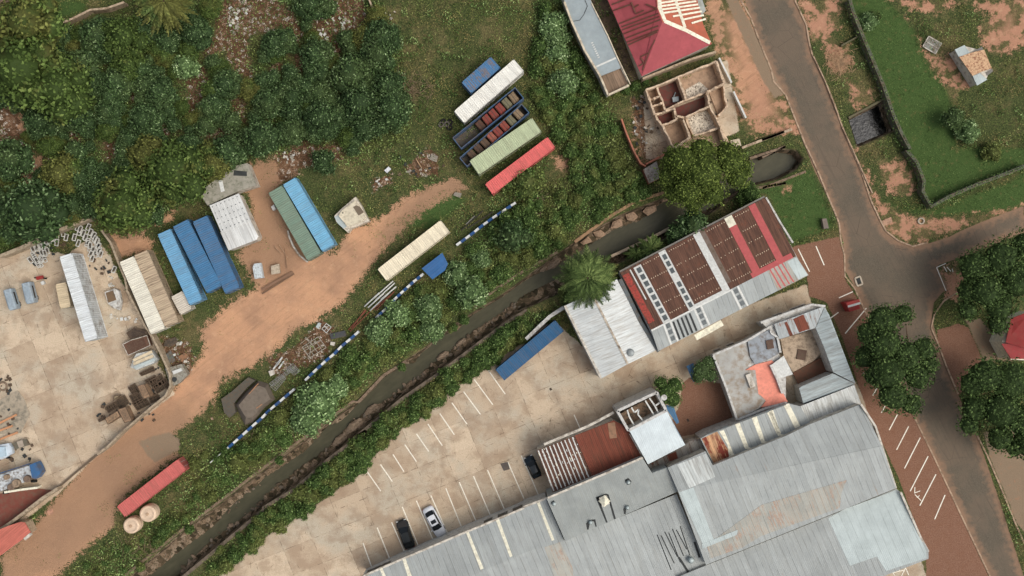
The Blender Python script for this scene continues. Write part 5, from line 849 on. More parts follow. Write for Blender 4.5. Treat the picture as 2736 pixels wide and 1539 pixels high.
t = MB(); q = W(T("d1 1538 690")[0]); t.torus((q.x, q.y, .08), .42, .13); single('concrete_ring', t, surf('ring_conc', (190, 176, 154)), 'pale concrete ring on the grassy traffic island', 'ring', smooth=True)
t = MB(); q = W(T("a2 30 985")[0]); t.torus((q.x, q.y, .12), .6, .15); single('concrete_ring', t, surf('ring_dark', (132, 112, 92)), 'brownish ring at the left edge of the concrete yard', 'ring', smooth=True)
for i, (s, w, c, lb) in enumerate((("a2 -10 90 10 90", .1, 0, ''), ("b1 165 920 250 1045", .12, (176, 140, 108), 'long pole lying on the red ground left of the green container'), ("b1 120 930 175 1000", .1, (176, 140, 108), 'short pole lying on the red ground'), ("b1 225 960 245 1145", .12, (170, 130, 96), 'thin pole lying upright on the track in front of the containers'), ("b1 0 1355 300 1185", .4, (132, 100, 76), 'upper long timber beam on the dirt track'), ("b1 0 1395 312 1200", .2, (116, 88, 66), 'lower long timber beam on the dirt track'), ("b1 1490 88 1545 175", .14, (178, 144, 108), 'plank among the dark rubbish left of the green container'), ("b1 1975 720 2060 640", .12, (128, 126, 118), 'grey rail beside the topmost striped wall'), ("b1 1930 780 2140 590", .14, (44, 42, 38), 'black rail beside the topmost striped wall'), ("b1 1990 760 2240 600", .14, (50, 46, 42), 'second black rail beside the topmost striped wall'), ("b2 370 575 480 490", .08, (150, 138, 116), 'thin stick across the pale metal grid'))):
    if c: q = WS(s, .2 + .03 * i); m = MB(); m.bar(q[0], q[1], w, .14); single('plank', m, surf('plank%d' % c[0], c), lb, 'plank')
for s, z, c, nm, lb, ct in (("a1 2445 1140 2460 1105 2520 1095 2545 1240 2465 1250", 1.0, (196, 204, 204), 'fridge', 'pale blue white fridge lying on the dirt below the white shed', 'fridge'), ("b1 85 1125 162 1105 172 1195 92 1208", .7, (186, 170, 146), 'chest', 'pale square chest on the dirt right of the fridge', 'chest'), ("b1 88 552 115 530 130 570 105 588", 1.0, (214, 214, 208), 'box', 'small white box against the green container', 'box'), ("b1 1184 200 1225 162 1248 185 1208 225", .5, (222, 224, 226), 'box', 'bright white box in the weeds north of the truck cab', 'box'), ("c0 1998 1360 2085 1340 2105 1410 2010 1420", .5, (198, 182, 154), 'slab', 'pale slab at the corner below the ruined house', 'slab'), ("d1 582 668 625 665 648 760 600 765", .9, (120, 108, 98), 'block', 'dark grey block at the end of the tan wall by the road', 'block'), ("d1 1160 690 1250 650 1262 700 1185 740", .06, (184, 142, 114), 'slab', 'flat pink slab on the verge at the road corner', 'slab'), ("a3 450 820 510 800 515 850 470 860", .1, (190, 140, 112), 'slab', 'small pinkish slab on the grass at the left edge', 'slab'), ("a2 2040 1290 2060 1285 2065 1310 2045 1312", .1, (172, 140, 116), 'slab', 'tiny slab on the grass beside the covered heap', 'slab'), ("c3 -15 -1 -14 -1 -14 0 -15 0", 0, 0, '', '', ''), ("b3 2305 360 2380 345 2400 415 2340 432", .05, (84, 78, 74), 'manhole_cover', 'dark square cover in the car park', 'cover'), ("c2 243 1010 262 998 275 1018 255 1030", .05, (70, 56, 44), 'manhole_cover', 'tiny dark drain cover below the white hall', 'cover'), ("c2 1572 1305 1590 1298 1605 1325 1585 1332", .05, (60, 48, 40), 'manhole_cover', 'tiny drain cover in the red brick courtyard', 'cover')):
    if c: m = MB(); m.slab(WS(s, z), max(z, .05)); single(nm, m, surf('thing%d_%d' % (c[0], c[2]), c, dirt=.3, nscale=3), lb, ct)
t = mframe("d1 900 1245 950 1225 975 1300 925 1320", 'storm drain inlet with pale concrete rim at the kerb', surf('ring_conc', (190, 176, 154)), (0, 0), .22, .02, None, 'drain_inlet', 'drain', .1); obj('grate', MB().slab(WS("d1 910 1250 945 1238 962 1290 928 1305", -.02), .06), M_tar, t)
t = thing('motorbike', 'red machine beside white rags on the concrete yard', 'machine', ctr("a1 405 1240")); q = ctr("a1 405 1240"); m = MB(); m.box((q[0], q[1], .6), (1.0, .5, .35), .2); obj('red_tank', m, surf('machine_red', (150, 40, 38)), t); m = MB(); m.tube((q[0] - .7, q[1] - .1, .3), (q[0] - .7, q[1] + .1, .3), .3); m2 = MB(); m2.tube((q[0] + .6, q[1] - .2, .3), (q[0] + .6, q[1], .3), .3); obj('wheel', m, M_tyre, t); obj('wheel', m2, M_tyre, t); m = MB(); m.box((q[0] + .35, q[1] - .75, .3), (.5, .5, .5), .5); single('bucket', m, M_wpaint, 'white rag bundle beside the red machine', 'bundle')
c0 = ctr("b1 340 900"); m = MB(); q = WS("b1 250 782 262 840 300 930 360 1020 440 1085", .5); [m.bar(q[i], q[i + 1], .25, .45 + .002 * i) for i in range(4)]; single('car_bumper', m, M_fasc, 'curved pale vehicle side leaning against the green container', 'vehicle part')
for i, (s, n, lb) in enumerate((("a2 1060 280 1140 330", 7, 'pale chunk in the spill of white rubbish left of the sandy containers'), ("a2 1180 320 1340 380", 9, 'pale chunk in the spill of white rubbish left of the sandy containers'), ("a1 1030 1220 1100 1320", 8, 'white rag or part in the small pile above the pickup body'), ("b1 180 20 380 130", 12, 'pale board in the rubbish heap north of the green container'), ("b1 1060 280 1240 360", 8, 'pale lump in the rubble north of the truck cab'), ("b0 480 270 640 410", 16, 'white chunk in the rubble of the thicket clearing'), ("b0 680 130 900 300", 18, 'white chunk in the rubble of the thicket clearing'), ("a0 2230 60 2400 330", 24, 'white chunk in the long rubble strip at the top'), ("b0 1110 110 1290 190", 7, 'white stone by the dark round tree'), ("b2 80 1000 81 1001", 0, ''), ("a2 1640 560 1830 820", 14, 'pale scrap on the rubbish patch outside the wall'), ("c0 1050 1180 1250 1400", 10, 'pale board in the yard of the ruined house'), ("c0 1600 820 1760 960", 14, 'white rubble block inside the ruined house'), ("c0 1620 1120 1820 1280", 14, 'white rubble block in the lower room of the ruined house'), ("b1 1300 0 1760 260", 14, 'dark piece of rubbish in the weeds'), ("c0 1200 860 1900 1300", 40, 'broken masonry lump in the ruined house'), ("c0 1780 880 1960 1100", 14, 'broken slab piece on the east side of the ruined house'), ("c0 1060 920 1240 1440", 24, 'rusty scrap piece in the yard west of the ruin'), ("a1 280 860 680 1120", 26, 'pale scrap piece in the heap below the thick tan wall'), ("a1 860 1060 1120 1200", 14, 'scrap piece beside the white trailer, near the wall'), ("a2 1420 780 1640 1100", 26, 'scrap piece among the steel racks by the wall'), ("a2 950 1150 1500 1330", 26, 'scrap piece around the two tan cabs'), ("a2 0 880 130 1060", 14, 'scrap piece at the left edge of the yard'), ("a3 0 130 330 360", 18, 'scrap piece around the lorry and small pickup'), ("a2 0 1200 180 1449", 10, 'scrap piece lying on the grey pad at the left edge'))):
    p = T(s)
    for k in range(n):
        u = (random.uniform(p[0][0], p[1][0]), random.uniform(p[0][1], p[1][1])); q = W(u); m = MB(); d = random.uniform(.15, .55); m.box((q.x, q.y, d * .25), (d, d * random.uniform(.4, 1), d * .4), random.uniform(0, 3), random.uniform(-.3, .3)); single('debris', m, (M_wpaint, M_fasc, M_ash)[k % 3] if i < 14 else (M_tar, M_bst)[k % 2], lb, 'debris', group=lb.replace('white chunk', 'white chunks'))
# stones of the canal bed
def rock(sd):
    r_ = random.Random(sd); m = MB(); n = 7; prof = [(1, 0), (.95, .35), (.6, .62), (.1, .7)]
    for (a, z) in prof:
        for i in range(n): t = 2 * math.pi * i / n; k = a * r_.uniform(.75, 1.15); m.v.append((k * math.cos(t), k * .7 * math.sin(t), z * r_.uniform(.8, 1.1)))
    for j in range(3):
        for i in range(n): i2 = (i + 1) % n; m.f.append([j * n + i, j * n + i2, j * n + n + i2, j * n + n + i])
    m.f.append([3 * n + i for i in range(n)]); return m
M_rock = [surf('rock_tan', (140, 120, 98), dirt=.5, nscale=3), surf('rock_grey', (112, 102, 88), dirt=.5, nscale=3), surf('rock_dark', (92, 78, 60), dirt=.4, nscale=3)]
RK = []
for i in range(5): o = obj('boulder', rock(i), M_rock[i % 3], smooth=False); RK.append(o)
def rocks(s, n, r0, r1, spread, label, group, z=-2.0):
    q = WS(s, -2); seg = [(q[i + 1] - q[i]).length for i in range(len(q) - 1)]
    for k in range(n):
        d = random.random() * sum(seg); i = 0
        while d > seg[i]: d -= seg[i]; i += 1
        p = q[i].lerp(q[i + 1], d / seg[i]); o = RK[k % 5].copy(); COL.objects.link(o); r = random.uniform(r0, r1)
        o.location = (p.x + random.uniform(-spread, spread), p.y + random.uniform(-spread, spread), z - .1); o.rotation_euler = (0, 0, random.uniform(0, 6)); o.scale = (r, r * random.uniform(.6, 1), r); tag(o, label, 'boulder', group)
rocks("b2 790 1430 960 1290 1280 1090 1480 940 1700 760 1880 640 2050 490 2330 300 2500 170", 110, .14, .45, .5, 'boulder in the rocky margin of the canal, upstream of the car park end', 'boulders along the canal margin')
rocks("a3 1780 1400 2000 1180 2250 980 2536 740 b3 180 590 430 390 690 210", 70, .15, .5, .5, 'boulder in the rocky margin of the lower canal', 'boulders along the lower canal margin')
rocks("a3 1450 1400 1800 1110 2060 930 2300 740 2500 560", 30, .12, .35, .4, 'boulder at the foot of the north bank of the lower canal', 'boulders at the foot of the north bank')
for i, s in enumerate(("c1 1180 560 1275 535 1285 590 1200 640 1150 600", "c1 980 620 1060 600 1110 650 1060 690 1000 680", "c1 860 700 940 660 960 730 900 760 840 760", "c1 670 800 740 775 800 820 750 850 690 835", "c1 545 900 620 840 665 890 580 920", "c1 1310 470 1370 450 1395 490 1340 510")):
    p = WS(s, -1.2); m = MB(); c_ = sum(p, Vector()) / len(p); b0_ = len(m.v); m.prism(p, -2.3); m.slab([c_ + (x - c_) * .7 + Vector((0, 0, .15)) for x in p], .3); single('stone_block', m, surf('tan_block', (164, 134, 106), dirt=.4, nscale=2, fine=.25), ('stone block below the coped canal wall, %s in the row from the tree' % ('second', 'third', 'fourth', 'fifth', 'last', 'first')[i]), 'stone block', group='big tan blocks in the canal')
for s in ("a3 1840 1090 2160 870", "b3 690 165 930 20 800 30 b2 1000 1190"): pass
for s, r in (("c1 290 1105", 1.0), ("c1 190 1150", .6), ("b2 1930 560", .8), ("b2 1750 690", .9), ("b2 1060 1210", 1.0), ("b2 900 1370", 1.4), ("b3 760 130", 1.2)):
    q = W(T(s)[0], -1.9); o = RK[3 if r < 1 else 0].copy(); COL.objects.link(o); o.location = (q.x, q.y, -2.1); o.scale = (r * 1.3, r * .8, r * .8); o.rotation_euler = (0, 0, R(35)); tag(o, 'large pale boulder standing out in the rocky canal margin', 'boulder', 'large pale boulders')
for o in RK: bpy.data.objects.remove(o)

m = MB(); m.slab(WS("a2 -60 1150 60 1080 170 1025 235 1110 290 1260 200 1440 -60 1445", .08), .2); single('concrete_pad', m, surf('grey_pad', (166, 152, 130), dirt=.6, dirtc=(120, 112, 96), nscale=1.3), 'grey stained concrete pad at the left edge above the small white pickup', 'pad')
for i, s in enumerate(("a2 -20 1350 160 1260", "a2 -20 1420 120 1370", "a3 -10 130 170 60")): q = WS(s, .3 + .02 * i); m = MB(); m.bar(q[0], q[1], .3, .12); single('plank', m, surf('orange_plank', (196, 140, 98), dirt=.3), ('topmost', 'middle', 'lowest')[i] + ' orange plank on the grey pad at the left edge', 'plank')
# ------------------------------------------------------------------ plants
LM = dict(dark=leafmat('leaf_dark', (28, 40, 22), (66, 88, 48), (146, 166, 118), (100, 108, 56), .2),
          olive=leafmat('leaf_olive', (36, 48, 20), (74, 92, 40), (118, 134, 70), (118, 106, 52), .5),
          pale=leafmat('leaf_pale', (44, 60, 32), (106, 130, 78), (180, 196, 146), None),
          street=leafmat('leaf_street', (30, 42, 20), (64, 82, 40), (112, 130, 74), None),
          round=leafmat('leaf_round', (34, 46, 16), (92, 106, 42), (142, 154, 80), None),
          bank=leafmat('leaf_bank', (28, 42, 18), (78, 100, 46), (152, 172, 108), (128, 118, 60), .4),
          grass=leafmat('leaf_grass', (36, 50, 18), (92, 106, 48), (160, 164, 100), (148, 130, 80), .8),
          palm=leafmat('leaf_palm', (30, 40, 18), (64, 80, 38), (108, 122, 66), (108, 100, 46), .6))
M_bark = surf('bark', (92, 74, 58), .9, dirt=.4, nscale=4)
def unit(v): return v / np.maximum(np.linalg.norm(v, axis=1, keepdims=True), 1e-9)
def leafmesh(name, P, Nn, size, tint, mats, core=None, aspect=.6, spread=.75):
    """many small leaf faces; P centres, Nn outward directions"""
    n = len(P); Nn = unit(Nn + rng.normal(0, spread, (n, 3))); a = unit(np.cross(Nn, rng.normal(0, 1, (n, 3)))); b = np.cross(Nn, a)
    s = (size * rng.uniform(.6, 1.35, n))[:, None]; w = s * aspect
    V = np.stack([P - a * s * .5, P - b * w * .5 + Nn * s * .06, P + a * s * .5, P + b * w * .5 + Nn * s * .06], 1).reshape(-1, 3)
    Q = np.arange(4 * n).reshape(-1, 4); t = tint
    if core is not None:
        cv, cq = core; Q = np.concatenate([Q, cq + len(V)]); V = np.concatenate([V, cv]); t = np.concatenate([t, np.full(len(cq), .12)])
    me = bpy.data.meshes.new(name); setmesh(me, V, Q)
    at = me.attributes.new('tint', 'FLOAT', 'FACE'); at.data.foreach_set('value', np.clip(t, 0, 1).astype(np.float32)); me.materials.append(mats)
    return me
def blobgrid(c, r, sd, n=10, m=7):
    th = np.linspace(0, 2 * np.pi, n, endpoint=False); ph = np.linspace(.02, np.pi * .8, m); r_ = np.random.default_rng(sd)
    V = np.array([[np.sin(p) * np.cos(t), np.sin(p) * np.sin(t), np.cos(p)] for p in ph for t in th]) * (r_.uniform(.84, 1.1, (n * m, 1))) * r + c
    Q = np.array([[i * n + j, (i + 1) * n + j, (i + 1) * n + (j + 1) % n, i * n + (j + 1) % n] for i in range(m - 1) for j in range(n)]); return V, Q
def crown(name, lobes, dens, size, mat, seed=0, bias=0.):
    global rng; rng = np.random.default_rng(seed + 100); Ps, Ns, Ts, CV, CQ = [], [], [], [], []; L = np.array(lobes, float)
    for i, (x, y, z, r) in enumerate(lobes):
        n = int(dens * 4 * math.pi * r * r * .62); d = unit(rng.normal(0, 1, (n, 3))); d[:, 2] = np.where(d[:, 2] < -.25, -d[:, 2], d[:, 2])
        lump = 1 + .10 * np.sin(d[:, 0] * 7 + i) * np.sin(d[:, 1] * 8 + 2 * i) + .06 * np.sin(d[:, 0] * 17 + d[:, 2] * 13)
        p = np.array([x, y, z]) + d * r * (lump * rng.uniform(.86, 1.06, n))[:, None] * np.array([1, 1, .8])
        keep = np.ones(n, bool)
        for j, (X, Y, Z, rr) in enumerate(lobes):
            if j != i: keep &= (((p - [X, Y, Z]) / [1, 1, .8]) ** 2).sum(1) > (rr * .86) ** 2
        keep &= rng.random(n) < .9; clump = .5 + .5 * np.sin(p[:, 0] * 2.6 / max(r, .8) * 2 + i) * np.cos(p[:, 1] * 2.3 / max(r, .8) * 2)
        Ps.append(p[keep]); Ns.append(d[keep]); Ts.append((rng.beta(1.6, 2.2, n) * .75 + .2 * clump + bias)[keep])
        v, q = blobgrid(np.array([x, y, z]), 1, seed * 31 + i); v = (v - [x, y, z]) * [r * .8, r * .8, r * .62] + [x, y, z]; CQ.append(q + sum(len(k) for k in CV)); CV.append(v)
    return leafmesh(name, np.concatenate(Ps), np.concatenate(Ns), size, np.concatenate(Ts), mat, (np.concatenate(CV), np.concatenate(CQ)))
def rlobes(R_, H, n, seed):
    r_ = random.Random(seed); L = [(0, 0, H - R_ * .55, R_ * .62)]
    for i in range(n):
        t = 2 * math.pi * (i + r_.uniform(-.3, .3)) / n; d = R_ * r_.uniform(.42, .62); L.append((d * math.cos(t), d * math.sin(t), H - R_ * r_.uniform(.75, 1.0), R_ * r_.uniform(.34, .5)))
    return L
def tree_proto(kind, R_, H, n, seed, dens, size, name='tree', bias=0.):
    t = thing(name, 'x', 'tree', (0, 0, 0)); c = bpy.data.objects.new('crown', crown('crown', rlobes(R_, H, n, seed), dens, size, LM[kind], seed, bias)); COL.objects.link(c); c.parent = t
    m = MB(); m.tube((0, 0, -.1), (0, 0, max(.3, H - R_ * .9)), R_ * .07 + .03, 8, R_ * .05 + .02)
    for k in range(4 if R_ > 1.5 else 3):
        a = k * 2.1 + seed; z0 = max(.25, H - R_ * 1.1); m.tube((0, 0, z0 - .15), (R_ * .45 * math.cos(a), R_ * .45 * math.sin(a), max(z0 + .2, H - R_ * .8)), R_ * .035 + .015, 6, .02)
    k_ = obj('trunk', m, M_bark, t, True); KIDS[t.name] = [c, k_]; return t
PT = {}
for kind, R_, H, n, dens, size, bias in (('dark', 2.2, 4.2, 6, 17, .30, 0), ('dark', 3.4, 6.0, 8, 14, .33, 0), ('olive', 3.6, 6.5, 7, 13, .36, 0), ('pale', 2.4, 3.4, 7, 17, .30, .03), ('bank', 1.5, 2.0, 6, 24, .24, 0), ('bank', 2.2, 2.9, 7, 20, .27, 0), ('street', 3.5, 7, 8, 12, .38, 0)):
    PT[(kind, R_)] = [tree_proto(kind, R_, H, n, 11 * int(R_ * 10) + s, dens, size, 'bush' if H < 3.5 else 'tree', bias) for s in range(3)]
PROTOS = [p for l in PT.values() for p in l]
def plant(kind, R0, x, y, Rr, label, group=None, cat='tree', name=None, z=0, el=1.):
    pr = random.choice(PT[(kind, R0)]); g = Rr / R0; q = W((x * 2736 / 2576, y * 2736 / 2576), R0 * 1.0 * g)
    o = dup(pr, (q.x, q.y, z), random.uniform(0, 6.28), (g * el, g / el, g), label, group, cat); o['category'] = cat
    if name: o.name = name
    return o
FPX = 2736 / 2576 / 18.0     # metres per unit of the F positions
BIG = [(75, 60, 95, 'olive', 3.6, 'bright olive tree in the upper left corner'), (60, 175, 110, 'olive', 3.6, 'widest bright olive tree against the left edge'), (150, 225, 90, 'olive', 3.6, 'olive tree with yellowish top, right of the widest one'),
  (316, 95, 62, 'olive', 3.6, 'light green tree just left of the big palm'), (325, 165, 45, 'olive', 3.6, 'small light green tree below the palm'), (464, 160, 42, 'pale', 2.4, 'smooth pale grey green tree below the big palm'),
  (155, 438, 58, 'olive', 3.6, 'round grass green tree above the curving bare patch at the left'), (310, 520, 88, 'olive', 3.6, 'large yellow olive tree hanging over the tan wall corner'), (440, 430, 88, 'olive', 3.6, 'large olive tree beside the flat grey shed'), (535, 415, 55, 'olive', 3.6, 'olive tree touching the corner of the grey shed'), (370, 395, 58, 'olive', 3.6, 'olive tree left of the large one by the grey shed'),
  (85, 530, 92, 'dark', 3.4, 'broad dark tree along the outside of the thick tan wall'), (30, 400, 60, 'dark', 3.4, 'dark tree at the left edge above the tan wall'), (962, 95, 55, 'dark', 3.4, 'lone dark round tree at the right edge of the thicket'), (780, 10, 50, 'dark', 3.4, 'dark round tree cut by the top edge between rubble heaps'),
  (985, 270, 62, 'dark', 3.4, 'round dense tree at the right end of the thicket'), (885, 190, 62, 'dark', 3.4, 'dense tree below the rubble clearing'), (815, 408, 38, 'dark', 2.2, 'small dark round tree above the blue container end'), (905, 262, 60, 'dark', 3.4, 'dense green tree left of the rightmost thicket tree')]
PLACED = []
for x, y, r, k, R0, lb in BIG: plant(k, R0, x, y, r * FPX, lb, None); PLACED.append((x, y, r))
def samp(field, p):
    q = W(p); i = int(np.searchsorted(xs, q.x)); j = int(np.searchsorted(ys, q.y)); return field[min(j, ny - 1), min(i, nx - 1)]
THICK = T("F -10 80 100 70 250 50 330 30 480 10 560 -10 930 -10 1010 90 1010 200 1040 260 1030 340 900 410 780 420 740 370 620 400 590 420 500 480 400 560 300 590 230 550 150 590 -10 625")
BANK = T("F 560 1150 640 1085 760 975 900 860 1000 760 1130 660 1165 625 1300 520 1420 440 1410 360 1340 280 1335 150 1350 -10 1420 -10 1440 100 1530 245 1570 300 1600 420 1655 485 1560 528 1470 578 1380 640 1260 728 1160 785 1060 865 960 930 890 1000 780 1080 640 1185 590 1200")
STRIP = T("a3 1960 1449 2150 1250 2536 880 b3 0 850 300 665 620 385 1000 110 1150 0 b2 1340 1150 1660 930 1900 750 2380 400 2536 310 c2 0 300 250 250 250 320 20 560 b2 2380 640 2220 770 2100 870 1850 1010 1680 1160 1500 1330 b3 1370 10 1120 260 950 410 700 640 400 850 150 990 0 1110 a3 2130 1449")
LOWB = T('F 330 1440 450 1335 560 1250 640 1190 780 1085 700 1080 600 1130 540 1120 470 1160 500 1200 460 1260 400 1330 260 1380 180 1449 300 1470')
FX, FY = 2736 / 2576, 2736 / 2576
sdT, sdB, sdS = sdf(THICK, GX, GY), sdf(BANK, GX, GY), sdf(STRIP, GX, GY)
sdL = sdf(LOWB, GX, GY)
def scatter(sd, box, n, dmin, fn, edge=1.0, keep=-.3):
    pts = []
    for _ in range(n * 40):
        if len(pts) >= n: break
        x, y = random.uniform(*box[:2]), random.uniform(*box[2:]); p = (x * FX, y * FY)
        if samp(sd, p) < edge or samp(ATT['rub'], p) > keep or samp(ATT['soil'], p) > .3 or samp(sd_all, p) > -1.2: continue
        if any((x - a) ** 2 + (y - b) ** 2 < dmin ** 2 for a, b in pts) or any((x - a) ** 2 + (y - b) ** 2 < (c * .8) ** 2 for a, b, c in PLACED): continue
        pts.append((x, y)); fn(x, y)
ZONES = [(0, 320, 'left part of the thicket, above the concrete yard'), (320, 640, 'middle of the thicket, above the grey and white sheds'), (640, 1100, 'right part of the thicket, between rubble clearing and track')]
def zl(x): return next(z for a, b, z in ZONES if x < b)
scatter(sdT, (0, 1040, 0, 620), 34, 52, lambda x, y: plant('dark', 3.4, x, y, random.uniform(2.2, 3.3), 'dark green tree in the ' + zl(x), 'dark trees in the ' + zl(x)), 1.8, -1.3)
scatter(sdT, (0, 1040, 0, 620), 190, 22, lambda x, y: plant(*random.choice((('dark', 2.2), ('dark', 2.2), ('dark', 2.2), ('olive', 3.6))), x, y, random.uniform(1.0, 2.1), 'small dark bushy tree in the ' + zl(x), 'small trees in the ' + zl(x)), 1.0, -.5)
# bushes of the canal bank
for x, y, r, k, R0, lb in ((1290, 597, 50, 'dark', 2.2, 'round dark bush between the striped wall and the canal'), (1185, 735, 48, 'pale', 2.4, 'pale silvery bush overhanging the canal'), (1150, 690, 40, 'pale', 2.4, 'pale bush just above the silvery one'), (1085, 830, 36, 'pale', 2.4, 'pale bush close to the canal bend'), (1080, 775, 42, 'pale', 2.4, 'pale bush between two others upstream of the bend'), (1210, 650, 30, 'pale', 2.4, 'small pale bush below the blue booth'), (800, 1015, 60, 'pale', 2.4, 'large pale bush near the tarpaulin heap'), (765, 1055, 48, 'pale', 2.4, 'pale bush at the foot of the large one'), (840, 975, 38, 'pale', 2.4, 'small pale bush behind the large one'), (1000, 790, 40, 'pale', 2.4, 'grey green bush beside the rusty pipes'), (950, 830, 40, 'pale', 2.4, 'grey green bush beside the dark slab'),
   (1392, 60, 42, 'pale', 2.4, 'tall pale shrub at the top beside the pale blue shed'), (1400, 130, 40, 'pale', 2.4, 'pale shrub halfway along the pale blue shed'), (1420, 200, 42, 'pale', 2.4, 'pale shrub near the lower end of the pale blue shed'), (1400, 95, 36, 'pale', 2.4, 'pale shrub squeezed between two others by the shed'), (1325, 455, 52, 'bank', 2.2, 'bush growing over the pinkish red container'), (1280, 462, 30, 'bank', 1.5, 'small bush at the end of the pinkish red container'), (1745, 565, 48, 'dark', 2.2, 'dark bush between the canal and the rusty workshop'), (1700, 590, 34, 'dark', 2.2, 'smaller dark bush beside the one by the workshop'), (1890, 490, 38, 'bank', 2.2, 'bush at the top corner of the workshop'), (1635, 655, 36, 'dark', 2.2, 'dark bush under the workshop eave near the palm'),
   (1430, 750, 30, 'bank', 1.5, 'bush under the palm beside the white hall'), (1330, 1168, 0, 'bank', 1.5, ''), (2395, 300, 34, 'dark', 2.2, 'bush on the lawn near the right edge'), (2440, 330, 36, 'pale', 2.4, 'grey green bush in the lawn below the hut'), (2500, 380, 30, 'bank', 1.5, 'low bush at the right end of the lawn'), (2190, 50, 28, 'pale', 2.4, 'pale bush at the top left of the lawn'), (1470, 60, 0, 'bank', 1.5, '')):
    if r: plant(k, R0, x, y, r * FPX, lb, None, 'bush', 'bush'); PLACED.append((x, y, r))
B1, B2 = 'green bush on the overgrown bank between the striped walls and the canal', 'green bush on the overgrown slope below the pale blue shed'
scatter(sdB, (540, 1680, 0, 1260), 112, 25, lambda x, y: plant('bank', random.choice((1.5, 2.2)), x, y, random.uniform(1.1, 2.0), B1 if y > 560 else B2, B1.replace('green bush', 'bushes') if y > 560 else B2.replace('green bush', 'bushes'), 'bush', 'bush'), .8)
B3 = 'low bush in the hedge strip between the canal and the car park'
scatter(sdS, (400, 1440, 700, 1449), 92, 18, lambda x, y: plant('bank', 1.5, x, y, random.uniform(1.0, 1.7), B3, 'bushes in the hedge strip', 'bush', 'bush'), .1)
for k, (x, y) in enumerate(((1530, 243), (1550, 236), (1575, 226), (1600, 216), (1625, 206), (1648, 196))): plant('bank', 1.5, x, y, random.uniform(.6, .9), 'small bush in the narrow gap between the red roofed house and the ruin', 'bushes in the gap by the ruin', 'bush', 'bush')
scatter(sdL, (180, 780, 1080, 1449), 30, 26, lambda x, y: plant(random.choice(('bank', 'bank', 'bank')), 1.5, x, y, random.uniform(.5, 1.3), 'bush on the rough slope between the round tanks and the lower canal', 'bushes on the slope below the round tanks', 'bush', 'bush'), .3)
for k in range(14):
    t_ = random.random(); e_ = lerp((340, 1436), (1180, 795), t_) if k % 2 else lerp((480, 1440), (1390, 745), t_)
    plant('bank', 1.5, e_[0], e_[1], random.uniform(.6, 1.0), 'small bush leaning over the canal wall', 'bushes leaning over the canal walls', 'bush', 'bush') if samp(sd_all, (e_[0] * FX, e_[1] * FY)) < .8 else None
# big trees
def big_tree(lobes, kind, label, trunk, dens=13, size=.36, seed=5, lim=5):
    """lobes given as (F x, F y, height of the top, radius in metres)"""
    L = []
    for x, y, z, r in lobes: q = W((x * FX, y * FY), z); L.append((q.x, q.y, z - r * .8, r))
    q = W((trunk[0] * FX, trunk[1] * FY), 0); L = [(a - q.x, b - q.y, c, d) for a, b, c, d in L]
    t = thing('tree', label, 'tree', (q.x, q.y, 0)); c = bpy.data.objects.new('crown', crown('crown', L, dens, size, LM[kind], seed)); COL.objects.link(c); c.parent = t
    m = MB(); h = min(a[2] for a in L); m.tube((0, 0, -.2), (0, 0, max(1.2, h * .7)), .38, 10, .28)
    for a in L[:7]: m.tube((0, 0, max(1, h * .6)), (a[0] * .8, a[1] * .8, a[2]), .17, 7, .05)
    obj('trunk', m, M_bark, t, True); return t
big_tree([(1780, 425, 11, 3.2), (1725, 400, 10.2, 2.5), (1845, 405, 9.8, 2.4), (1860, 440, 9.2, 2.0), (1770, 375, 9.8, 2.2), (1740, 470, 9.6, 2.5), (1800, 480, 9.2, 2.2), (1835, 380, 9.0, 1.9), (1690, 440, 7.4, 2.2), (1705, 480, 7.0, 2.1), (1875, 420, 8.2, 1.5), (1700, 395, 7.6, 2.0), (1750, 505, 7.0, 1.8)], 'round', 'huge round olive green tree over the canal beside the ruined house', (1775, 430), 17, .30, 21)
big_tree([(2235, 810, 8.6, 2.6), (2200, 840, 8.0, 2.2), (2280, 790, 7.6, 1.7), (2240, 870, 9.6, 2.8), (2290, 900, 9.2, 2.7), (2335, 880, 7.6, 2.0), (2250, 940, 9.8, 2.9), (2320, 950, 8.0, 2.3), (2260, 1000, 9.0, 2.6), (2300, 1020, 7.8, 1.8), (2190, 900, 6.8, 2.2), (2210, 950, 6.6, 1.8), (2345, 920, 7.0, 1.6)], 'street', 'long lobed street tree over the kerb and parking bays', (2270, 910), 14, .34, 22)
big_tree([(2470, 670, 8.6, 2.8), (2540, 650, 9.4, 3.2), (2580, 700, 9.4, 3.2), (2500, 730, 9.0, 2.8), (2450, 730, 7.4, 2.0), (2445, 780, 6.8, 1.7), (2530, 770, 8.2, 2.4), (2520, 815, 7.2, 1.7), (2600, 620, 9, 2.8)], 'street', 'dark street tree at the right edge just below the side road', (2530, 700), 13, .36, 23)
big_tree([(2500, 950, 9.2, 2.9), (2560, 960, 9.4, 3.2), (2460, 970, 8.2, 2.2), (2470, 1030, 8.2, 2.5), (2540, 1040, 9.6, 3.1), (2590, 1060, 9, 2.8), (2450, 1070, 7.2, 1.8), (2530, 1105, 7.4, 2.1), (2600, 1120, 7.6, 2.4), (2560, 1130, 6.6, 1.5)], 'street', 'large street tree at the right edge below the red roofed building', (2530, 1030), 13, .36, 24)
big_tree([(1770, 930, 4.6, 1.5), (1785, 915, 4.4, 1.2), (1760, 950, 4.0, 1.1), (1790, 945, 4.2, 1.2)], 'dark', 'small very dark round tree against the courtyard house', (1772, 932), 26, .22, 25)
big_tree([(1680, 985, 4.6, 1.6), (1700, 970, 4.4, 1.4), (1665, 965, 4.2, 1.2), (1695, 1005, 4.4, 1.4), (1672, 1005, 3.8, 1.1)], 'bank', 'small dark green tree behind the white block with the dish', (1685, 988), 26, .22, 26)
